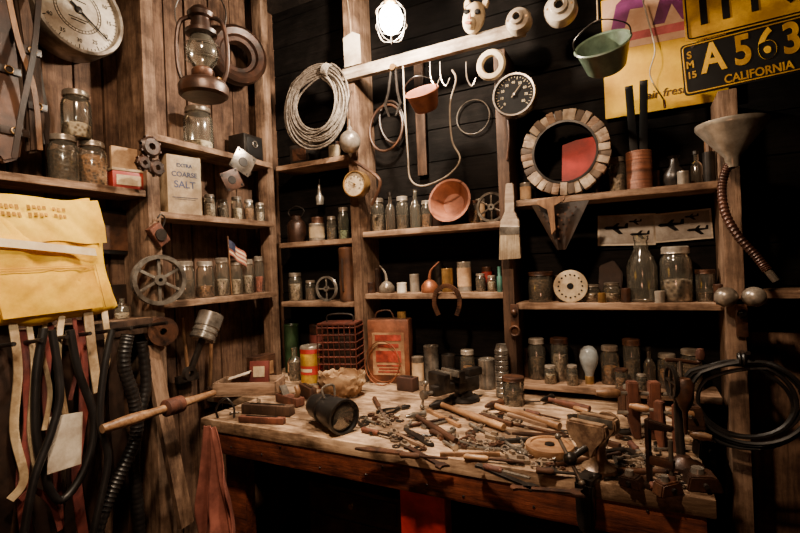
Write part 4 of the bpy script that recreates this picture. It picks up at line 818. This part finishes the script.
# barrel lamp lying on its side, lens turned outward
p=bp(334,430); g=G(); r=.050
g.lathe([(0,-.125),(.022,-.125),(.034,-.115),(.040,-.095),(.043,-.06),(.044,-.03),(.047,-.010),(r,.0),(r,.045),(r*1.10,.048),(r*1.10,.064),(r*.98,.064),(r*.92,.050),(r*.60,.020),(0,.010)],BLACKP,n=36)
g.lathe([(.0445,-.050),(.0475,-.048),(.0475,-.040),(.0445,-.038)],IRON,n=36)
g2=G(); g2.lathe([(0,.062),(r*.6,.060),(r*.96,.052)],GL,n=32); g4=G(); g4.lathe([(0,.016),(r*.5,.030),(r*.9,.050)],IRON,n=32); g3=G(); g3.tube(cr([(-.02,.045,-.02),(-.02,.075,-.03),(.02,.078,-.03),(.02,.045,-.02)]),.004,STEEL)
thing('barrel_lamp','lamp','large black barrel shaped lamp lying on bench',[('lamp_body',g),('lens',g2),('reflector',g4),('carry_loop',g3)],Matrix.Translation(p+Vector((0,0,.056)))@RZ(68)@RX(92))
def pliers(px,py,rz,L=.14,m=IRON):
    g=G(); g2=G()
    for q,sx in((g,-1),(g2,1)):
        q.tube(cr([(-L*.6,sx*.020,.007),(-L*.3,sx*.021,.007),(-.01,sx*.005,.007),(.018,-sx*.007,.007),(.040,-sx*.004,.007)]),[.0045]*12+[.007]*9+[.005]*4,m,n=8)
    g3=G(); g3.lathe([(0,.016),(.008,.016),(.008,.0),(0,0)],STEEL,n=12)
    thing('pliers','pliers','dark steel pliers lying on the bench',[('plier_arm',g),('plier_arm',g2),('pivot',g3)],Matrix.Translation(bp(px,py))@RZ(rz))
pliers(400,410,60); pliers(618,434,20,.12); pliers(520,452,-60,.15,STEEL); pliers(470,438,100,.13,RUST)
def hammer(a,b,hl=.10,hr=.016,m=IRON,lab='hammer with ash handle lying on bench',wood_=W_tool,hw=.009):
    A=bp(*a); B=bp(*b); d=B-A; L=d.length; ang=math.degrees(math.atan2(d.y,d.x))
    g=G(); n=12; g.tube([(L*i/n,0,.014) for i in range(n+1)],[hw+.004*sin(i/n*pi*1.2)**2+.002*(i<3) for i in range(n+1)],wood_,n=10)
    g2=G(); g2.tube([(L,-hl*.5,.016),(L,-hl*.42,.016),(L,-hl*.2,.016),(L,hl*.1,.016),(L,hl*.5,.016)],[hr*.9,hr,hr*.7,hr*.95,hr*.35],m,n=12)
    thing('hammer','hammer',lab,[('handle',g),('hammer_head',g2)],Matrix.Translation(A)@RZ(ang))
hammer((504,432),(440,408),.09,.016,IRON,'long handled hammer with iron head')
hammer((560,431),(494,409),.08,.014,RUST,'hammer with rusty head and ash handle')
hammer((456,446),(416,420),.07,.012,STEEL,'small tack hammer on the bench',W_darkb,.007)
hammer((590,413),(547,403),.07,.012,IRON,'short hammer behind the other tools',W_red,.008)
def chisel(a,b,lab='chisel with turned wooden handle on bench',hm=W_tool,bm=STEEL,r=.009):
    A=bp(*a);B=bp(*b);d=B-A;L=d.length;ang=math.degrees(math.atan2(d.y,d.x)); h=L*.42
    g=G(); g.tube([(0,0,r),(h*.1,0,r),(h*.5,0,r),(h*.85,0,r),(h,0,r)],[r*.6,r,r*.85,r,r*.6],hm,n=10); g2=G(); g2.box((h+(L-h)/2,0,r),(L-h,.009,.004),bm)
    thing('chisel','chisel',lab,[('handle',g),('blade',g2)],Matrix.Translation(A)@RZ(ang))
for a,b,hm,bm in(((374,400),(388,426),W_darkb,STEEL),((464,460),(524,466),W_tool,RUST),((574,410),(610,421),W_tool,IRON),((630,446),(648,464),W_red,STEEL),((526,414),(560,422),W_red,RUST),((430,434),(476,450),W_darkb,STEEL),((536,474),(580,478),W_darkb,IRON),((362,432),(402,442),W_red,IRON),((514,405),(540,404),W_darkb,IRON),((400,458),(448,462),W_darkb,RUST),((600,448),(574,437),W_darkb,STEEL),((650,490),(690,487),W_red,IRON),((484,470),(530,482),W_red,STEEL)):
    chisel(a,b,hm=hm,bm=bm)
for (a,b,r,m) in(((428,412),(460,428),.006,W_tool),((508,416),(548,428),.006,W_shelfx),((590,440),(620,449),.007,W_darkb),((480,417),(512,427),.007,W_darkb),((440,456),(500,456),.005,W_toolz),((396,436),(424,449),.005,W_shelfx)):
    A=bp(*a);B=bp(*b);L=(B-A).length; g=G(); g.box((L/2,0,r),(L,2*r,2*r),m,bev=.001); thing('wood_stick','stick','narrow wooden strip lying on the bench',g,Matrix.Translation(A)@RZ(math.degrees(math.atan2((B-A).y,(B-A).x))),group='wooden strips on the bench')
# longer worn rods, pipes and files
for (a,b,r,m,nm,lab) in(((408,428),(452,420),.007,RUST,'metal_pipe','short rusty pipe lying on the bench'),((500,444),(560,440),.008,IRON,'iron_rod','dark iron rod lying on the bench'),((556,468),(620,456),.007,DRUST,'iron_rod','rusty rod pointing at the vise'),((470,426),(508,446),.006,STEEL,'iron_rod','worn steel rod across the tools'),((608,474),(668,476),.009,RUST,'metal_pipe','thick rusty pipe near bench end'),((352,418),(372,436),.006,IRON,'iron_rod','short dark rod beside the lamp')):
    A=bp(*a);B=bp(*b);L=(B-A).length; g=G(); g.tube([(0,0,r),(L*.04,0,r),(L*.05,0,r),(L*.95,0,r),(L*.96,0,r),(L,0,r)],[r*1.0,r*1.0,r*.8,r*.8,r*1.0,r*1.0],m,n=12); thing(nm,'rod',lab,g,Matrix.Translation(A)@RZ(math.degrees(math.atan2((B-A).y,(B-A).x))))
for px,py,rz,L,m in((418,438,-35,.17,IRON),(540,436,12,.16,DRUST),(640,456,-70,.14,IRON),(380,452,8,.15,RUST)):
    g=G(); g.prism([(-L/2,-.004),(-L*.28,-.011),(L*.42,-.011),(L/2,-.004),(L/2,.004),(L*.42,.011),(-L*.28,.011),(-L/2,.004)],.006,m,RX(-90),bev=.001); thing('hand_file','file','worn flat hand file lying on the bench',g,Matrix.Translation(bp(px,py)+Vector((0,0,.0035)))@RZ(rz))
def vise(p,rz,s,m,m2,lab,hb=.09):
    b=G(); b.lathe([(0,0),(.07,0),(.075,.006),(.07,.018),(.045,.025),(.04,.045),(0,.045)],m,n=24); b.box((.01,0,.075),(.13,.065,.07),m,bev=.012); b.box((-.055,0,.125),(.035,.12,.055),m,bev=.006); b.box((.06,0,.125),(.09,.05,.04),m,bev=.012)
    j=G(); j.box((-.13,0,.075),(.12,.045,.045),m,bev=.006); j.box((-.145,0,.115),(.035,.12,.075),m,bev=.006)
    jp=G(); jp.box((-.078,0,.142),(.008,.115,.03),STEEL,bev=.001); jp2=G(); jp2.box((-.124,0,.142),(.008,.115,.03),STEEL,bev=.001)
    sc=G(); sc.cyl((-.24,0,.068),(-.15,0,.068),.012,m2); sc.lathe([(0,0),(.02,0),(.022,.01),(.02,.02),(0,.02)],m2,T(-.245,0,.068)@RY(90),16)
    h=G(); h.cyl((-.235,-hb*.3,.068+hb),(-.235,hb*.3,.068-hb),.006,m2); h.sph((-.235,-hb*.3,.068+hb),.011,m2); h.sph((-.235,hb*.3,.068-hb),.011,m2)
    thing('bench_vise','vise',lab,[('fixed_body',b),('sliding_jaw',j),('jaw_plate',jp),('jaw_plate',jp2),('lead_screw',sc),('handle_bar',h)],Matrix.Translation(p)@RZ(rz)@SC(s))
vise(bp(464,400),62,.80,IRON,STEEL,'heavy dark iron bench vise at the back',.055)
# small clamp-on vise over the front edge; local -y points out over the edge
px_=PT(598,470).x; M=Matrix.Translation(Vector((px_,1.195,BT)))
def jaw(g,y,t):
    prf=[(-.040,.094),(-.041,.108),(-.037,.118),(.037,.118),(.041,.108),(.040,.094),(.030,.084),(.016,.074),(.013,.050),(-.013,.050),(-.016,.074),(-.030,.084)]
    g.prism(prf,t,VISEM,T(0,y,0),bev=.0035)
b=G(); b.lathe([(0,0),(.034,0),(.036,.004),(.034,.012),(.020,.020),(.015,.032),(.015,.060),(0,.060)],VISEM,T(0,.010,0),28)
jaw(b,.012,.024); b.sph((0,.034,.088),.021,VISEM,1.1,1.3,.9); b.lathe([(0,0),(.024,0),(.026,.004),(.024,.010),(0,.010)],VISEM,T(0,.060,.088)@RX(-90),20)
b.prism([(-.019,.004),(.019,.004),(.017,-.080),(.010,-.096),(-.010,-.096),(-.017,-.080)],.014,IRON,T(0,-.062,0),bev=.004); b.box((0,-.035,.006),(.036,.060,.012),IRON,bev=.004)
j=G(); jaw(j,-.040,.022)
j2=G(); j2.cyl((-.009,-.050,.058),(-.009,.03,.058),.0045,STEEL)
jp=G(); jp.box((0,-.0005,.108),(.070,.003,.016),STEEL,bev=.0008); jp2=G(); jp2.box((0,-.0275,.108),(.070,.003,.016),STEEL,bev=.0008)
sc=G(); sc.tube([(0,.03-.0025*i,.068) for i in range(61)],[.0068 if i%2 else .0056 for i in range(61)],IRON,n=10); sc.sph((0,-.118,.068),.013,IRON)
h=G(); h.cyl((-.022,-.120,.106),(.022,-.120,.030),.0035,STEEL); h.sph((-.022,-.120,.106),.006,STEEL); h.sph((.022,-.120,.030),.006,STEEL)
cs=G(); cs.cyl((0,-.062,-.085),(0,-.062,-.145),.006,STEEL); cs.cyl((-.03,-.062,-.137),(.03,-.062,-.137),.0035,STEEL)
thing('clamp_vise','vise','small worn brassy vise clamped over bench edge',[('fixed_body',b),('front_jaw',j),('guide_bar',j2),('jaw_plate',jp),('jaw_plate',jp2),('lead_screw',sc),('handle_bar',h),('clamp_screw',cs)],M@RZ(-18)@SC(1.15))
p=bp(550,452); g=G(); r=.062; g.lathe([(0,0),(r,0),(r*1.02,.006),(r*1.02,.018),(r,.022),(r*.8,.024),(r*.78,.020),(0,.020)],W_tool,n=40); g2=G(); g2.lathe([(0,.024),(.012,.024),(.014,.019)],IRON,n=16); thing('wooden_disc','disc','round pale wooden disc lying flat on bench',[('disc',g),('centre_cap',g2)],Matrix.Translation(p))
jar(bp(514,404),.10,.038,'straight','dark',.6,'glass jar standing on the bench by post')
g=G(); r=.026; pr=[(0,0)]
for k in range(9): pr+=[(r,.004+k*.02),(r,.018+k*.02),(r*.9,.021+k*.02)]
pr+=[(r*.7,.2),(0,.2)]; g.lathe(pr,STEEL,n=24); thing('ribbed_canister','canister','tall narrow ribbed metal canister by post',g,Matrix.Translation(bb(502,1.755)))
tin(bb(432,1.88),.16,.034,STEEL,None,'dull tin at the back of the bench'); tin(bb(449,1.86),.13,.030,IRON,None,'dark tin behind vise'); tin(bb(418,1.82),.12,.026,TIN,BROWNP,'small labelled tin at bench back'); tin(bb(487,1.86),.12,.035,STEEL,None,'squat grey tin behind the vise'); jar(bb(468,1.88),.15,.032,'mason','brown',.6,'glass jar of brown bits behind the vise')
for px,py,L,W,H,rz,m in((630,414,.06,.05,.09,30,W_darkb),(706,456,.05,.05,.045,15,IRON),(668,494,.06,.03,.03,40,RUST),(632,486,.05,.035,.025,-20,DRUST),(702,488,.07,.05,.035,10,DRUST),(692,428,.06,.05,.07,10,W_darkb)):
    g=G(); g.prism([(-L/2,0),(L/2,0),(L*.42,H*.7),(L*.3,H),(-L*.4,H*.92)],W,m,bev=.003); g.lathe([(0,.012),(W*.25,.012),(W*.28,0)],STEEL,T(-L*.1,0,H*.93),12); g.cyl((0,-W*.7,H*.5),(0,W*.7,H*.5),.005,IRON,n=8); thing('wooden_block' if m in(W_red,W_darkb) else 'metal_block','block','upright dark wooden block on bench' if m in(W_red,W_darkb) else 'small dark metal block at bench end',g,Matrix.Translation(bp(px,py))@RZ(rz))
for px,py,rz,s,lab in((645,438,14,1.0,'wooden handscrew clamp standing on its jaws'),(670,450,-20,.78,'smaller reddish handscrew clamp on bench')):
    pp=[]
    for sx in(-1,1):
        g=G(); g.prism([(sx*.012,0),(sx*.030,0),(sx*.042,.05),(sx*.042,.16),(sx*.014,.16)],.034,W_red,bev=.003); pp.append(('wooden_jaw',g))
    for zz,sg in((.07,1),(.125,-1)):
        g=G(); g.cyl((-.07,0,zz),(.07,0,zz),.006,STEEL,n=8); g.tube([(sg*.06,0,zz),(sg*.07,0,zz),(sg*.10,0,zz),(sg*.125,0,zz)],[.008,.013,.014,.009],W_toolz,n=10); pp.append(('spindle',g))
    thing('handscrew_clamp','clamp',lab,pp,Matrix.Translation(bp(px,py))@RZ(rz)@SC(s))
p=bp(684,470); g=G(); g.lathe([(0,0),(.042,0),(.045,.005),(.042,.016),(.022,.024),(.014,.034),(0,.034)],DRUST,n=28); g.tube(cr([(0,.015,.03),(0,.022,.10),(0,.018,.18),(0,.004,.225)]),.0105,IRON,n=10); g2=G(); g2.lathe([(0,-.075),(.004,-.070),(.006,-.02),(.013,-.008),(.019,.01),(.021,.045),(.013,.058),(0,.058)],RUST,T(0,-.022,.165),20); g2.sph((0,0,.205),.020,RUST,1,1.5,.8); g3=G(); g3.cyl((0,-.0,.215),(0,-.0,.26),.006,STEEL); g3.tube(cr([(-.03,0,.262),(0,0,.26),(.035,0,.255),(.045,0,.262)]),.005,RUST); g3.lathe([(0,0),(.009,.002),(.011,.014),(.007,.026),(0,.028)],W_red,T(.045,0,.262),14); g3.lathe([(.034,-.004),(.040,-.004),(.040,.004),(.034,.004),(.034,-.004)],IRON,T(-.020,0,.21)@RY(90),24)
for k in range(4): g3.box((0,0,.018),(.005,.005,.036),IRON,T(-.020,0,.21)@RX(k*90))
thing('drill_stand','drill','dark iron hand cranked drill stand on bench',[('stand',g),('drill_head',g2),('crank',g3)],Matrix.Translation(p)@RZ(15))
for px,py,h,rz,lab in((650,486,.15,-20,'upright iron bar clamp near the bench edge'),):
    g=G(); g.box((0,0,h/2),(.008,.018,h),DRUST,bev=.001); g.prism([(-.005,-.01),(.05,-.006),(.052,.004),(-.005,.012)],.016,DRUST,T(0,0,h-.012),bev=.002); g.box((0,0,.006),(.05,.04,.012),DRUST,bev=.002); g2=G(); g2.box((.024,0,h*.40),(.055,.016,.018),RUST,bev=.003); g2.cyl((.045,0,h*.25),(.045,0,h*.75),.005,STEEL); g3=G(); g3.tube([(.045,0,h*.25),(.045,0,h*.22),(.045,0,h*.05)],[.007,.010,.008],W_red,n=10)
    thing('bar_clamp','clamp',lab,[('bar',g),('sliding_arm',g2),('clamp_handle',g3)],Matrix.Translation(bp(px,py))@RZ(rz))
def cclamp(M,lab):
    g=G(); P=[(.0,0,.10),(-.06,0,.10),(-.075,0,.08),(-.075,0,-.04),(-.06,0,-.06),(0,0,-.06)]
    g.tube(cr(P,4),(.008,.012),IRON,flat=(0,1,0)); g2=G(); g2.cyl((0,0,-.10),(0,0,.04),.007,STEEL); g2.cyl((-.03,0,-.095),(.03,0,-.095),.004,STEEL); g2.lathe([(0,.045),(.014,.045),(.014,.038),(0,.038)],STEEL,n=12)
    thing('c_clamp','clamp',lab,[('frame',g),('screw',g2)],M)
cclamp(Matrix.Translation(bp(590,424)+Vector((0,0,.010)))@RZ(20)@RX(90)@SC(.7),'iron clamp lying flat on the bench')
cclamp(Matrix.Translation(bp(625,462)+Vector((0,0,.010)))@RZ(-50)@RX(90)@SC(.6),'small iron clamp lying near the vise')
def wrench(px,py,rz,L=.17,m=STEEL):
    g=G(); w=.009; g.prism([(-L/2,-w*.7),(L/2-.02,-w*.7),(L/2-.01,-w*1.8),(L/2+.012,-w*1.7),(L/2+.002,-w*.5),(L/2+.002,w*.5),(L/2+.012,w*1.7),(L/2-.01,w*1.8),(L/2-.02,w*.7),(-L/2,w*.7),(-L/2-.010,w*1.4),(-L/2-.016,w*.6),(-L/2-.016,-w*.6),(-L/2-.010,-w*1.4)],.006,m,RX(-90),bev=.001)
    thing('wrench','wrench','open ended wrench lying on the bench',g,Matrix.Translation(bp(px,py)+Vector((0,0,.0035)))@RZ(rz))
wrench(425,458,-30,.15,RUST); wrench(488,450,10,.14,STEEL); wrench(575,450,35,.12,IRON); wrench(535,430,-15,.14,RUST); wrench(505,478,-25,.15,IRON); wrench(440,424,60,.11,STEEL); wrench(548,492,12,.13,RUST)
gbm=G(); gbm.cyl((0,0,.005),(.040,0,.005),.0036,STEEL); gbm.lathe([(0,0),(.007,0),(.007,.006),(0,.006)],STEEL,T(-.004,0,.0065)@RY(90),6); bme=gbm.mesh('loose_bolt')
gnm=G(); gnm.lathe([(.004,0),(.009,0),(.009,.007),(.004,.007),(.004,0)],RUST,n=6); nme=gnm.mesh('hex_nut')
gsm=G(); gsm.tube(cr([(-.028,0,.003),(-.008,.009,.003),(.012,-.008,.003),(.032,.004,.003)]),.0028,IRON,n=6); sme=gsm.mesh('bent_nail')
gwm=G(); gwm.lathe([(.006,0),(.013,0),(.013,.003),(.006,.003),(.006,0)],IRON,n=16); wme=gwm.mesh('steel_washer')
gdm=G(); gdm.prism([(-.020,-.006),(.012,-.011),(.022,.004),(.005,.010),(-.014,.007)],.007,GRYSC,T(0,0,.0035)@RX(90)); gdm.box((.004,0,.009),(.012,.007,.008),GRYSC); dme=gdm.mesh('grey_scrap')
gem=G(); gem.tube(cr([(-.02,.0,.003),(-.012,.01,.006),(0,.012,.003),(.010,.004,.007),(.004,-.006,.003),(-.006,-.002,.006),(.0,.006,.004)]),.0018,GRYSC,n=5); eme=gem.mesh('metal_shaving')
K8=[('loose_bolt',bme,'small loose steel bolt on the bench'),('hex_nut',nme,'rusty hex nut lying on the bench'),('grey_scrap',dme,'grey brown metal scrap on the bench'),('bent_nail',sme,'small bent iron nail on the bench'),('steel_washer',wme,'flat dark washer on the bench'),('metal_shaving',eme,'curled metal shaving on the bench')]
CL=[bp(*q_) for q_ in((410,440),(478,446),(530,462),(590,440),(640,462),(500,420),(690,480),(560,478),(380,420))]
for k in range(330):
    if k%3:
        c_=CL[R.randrange(len(CL))]; q=Vector((c_.x+R.gauss(0,.045),c_.y+R.gauss(0,.035),BT))
    else:
        px=R.uniform(225,712); py=R.uniform(390,474)+(px-235)*.08; q=bp(px,py)
        if R.random()<.4: continue
    if q.y>1.78 or q.y<1.165 or q.x>.10 or q.x<-1.38: continue
    nm,me,lb=K8[k%6]
    s=R.uniform(.6,1.5)
    thing(nm,'hardware',lb,me,Matrix.Translation(q)@RZ(R.uniform(0,360))@SC(s),'loose hardware on the bench')
for k in range(26):
    px=R.uniform(260,690); py=R.uniform(396,465)+(px-235)*.08; q=bp(px,py); w=R.uniform(.006,.022)
    if q.y>1.78 or q.y<1.17 or q.x>.10: continue
    g=G(); g.prism([(-w,-w*.4),(w*.8,-w*.5),(w,w*.4),(-w*.7,w*.5)],.002,[CREAM,W_shelfx,LEATHD,GRYSC,IRON][k%5],RX(90)); thing('wood_chip','scrap','small flat chip lying on the bench',g,Matrix.Translation(q+Vector((0,0,.0012)))@RZ(R.uniform(0,360)),'scraps on the bench')
a=PB(208,436,1.10)
def rag(u,v):
    wv=.05+.13*v**.8; x=(u-.5)*wv+.015*v
    f=noise.noise(Vector((u*5,v*3,1)))
    return (x+.014*sin(v*6+u*3)*v+.02*f*v,-.028*sin(u*11+v*3+f*2)*(.2+.8*v)*.8-.010*sin(u*25)*v-.02*abs(f)*v,-v*(.44+.05*sin(u*5)))
g=G(); g.sheet(rag,54,30,CLOTHP,th=.003); thing('hanging_rag','rag','soft faded dusky red rag draped at bench corner',g,MB(Vector((a.x,1.105,a.z+.03))))
g=G(); g.box((0,0,.17),(.40,.30,.33),LEATH,bev=.01); g2=G()
for z in(.08,.18,.28): g2.box((0,-.153,z),(.36,.008,.08),LEATH,bev=.003); g2.lathe([(0,.012),(.01,.01),(.008,0)],BRASS,T(0,-.157,z)@AX,10)
thing('tool_chest','chest','brown tool chest on the shelf under bench',[('chest_body',g),('drawer_fronts',g2)],T(-.95,1.56,.29))
g=G(); g.box((0,0,.12),(.26,.25,.24),W_bencha,bev=.006); g.box((0,-.127,.12),(.20,.004,.14),LEATHD); thing('wooden_crate','crate','dark wooden crate on shelf under bench',g,T(-.28,1.56,.29))
# ---------------------------------------------------------------- lights
def spot(loc,tgt,ang,power,col,r=.08,name='spot_light'):
    d=bpy.data.lights.new(name,'SPOT'); d.spot_size=math.radians(ang); d.spot_blend=1; d.energy=power; d.color=col; d.shadow_soft_size=r; o=bpy.data.objects.new(name,d); COL.objects.link(o)
    o.location=loc; o.rotation_euler=(Vector(tgt)-Vector(loc)).to_track_quat('-Z','Y').to_euler(); return o
def pt(loc,power,col,r):
    d=bpy.data.lights.new('point_light','POINT'); d.energy=power; d.color=col; d.shadow_soft_size=r; o=bpy.data.objects.new('point_light',d); COL.objects.link(o); o.location=loc; return o
q=PB(391,20,1.60); pt((q.x,q.y-.10,q.z-.03),92,(1,.82,.62),.025)
spot((-.50,.40,2.65),(-.85,1.45,1.15),126,200,(1,.72,.48),.06)
spot((-.60,.95,2.70),(-.80,1.46,.91),58,150,(1,.78,.55),.04)  # added spot without a fixture, lays a warm pool on the bench
spot((-.35,.10,2.2),(-1.5,.62,1.45),46,80,(1,.86,.64),.06)  # added spot without a fixture, brightens the yellow bag
pt((-.1,-.1,1.0),4.5,(1,.48,.28),.12)  # added warm fill near the camera, no bulb hangs here
w=bpy.data.worlds.new('World'); bpy.context.scene.world=w; w.use_nodes=True; w.node_tree.nodes['Background'].inputs[0].default_value=(.010,.006,.004,1)
# ---------------------------------------------------------------- camera
cd=bpy.data.cameras.new('Camera'); cd.sensor_width=36; cd.lens=FP/800*36; cd.clip_start=.02
co=bpy.data.objects.new('Camera',cd); COL.objects.link(co)
mw=Matrix((Xc,Yc,-F)).transposed().to_4x4(); mw.translation=CAM; co.matrix_world=mw
bpy.context.scene.camera=co
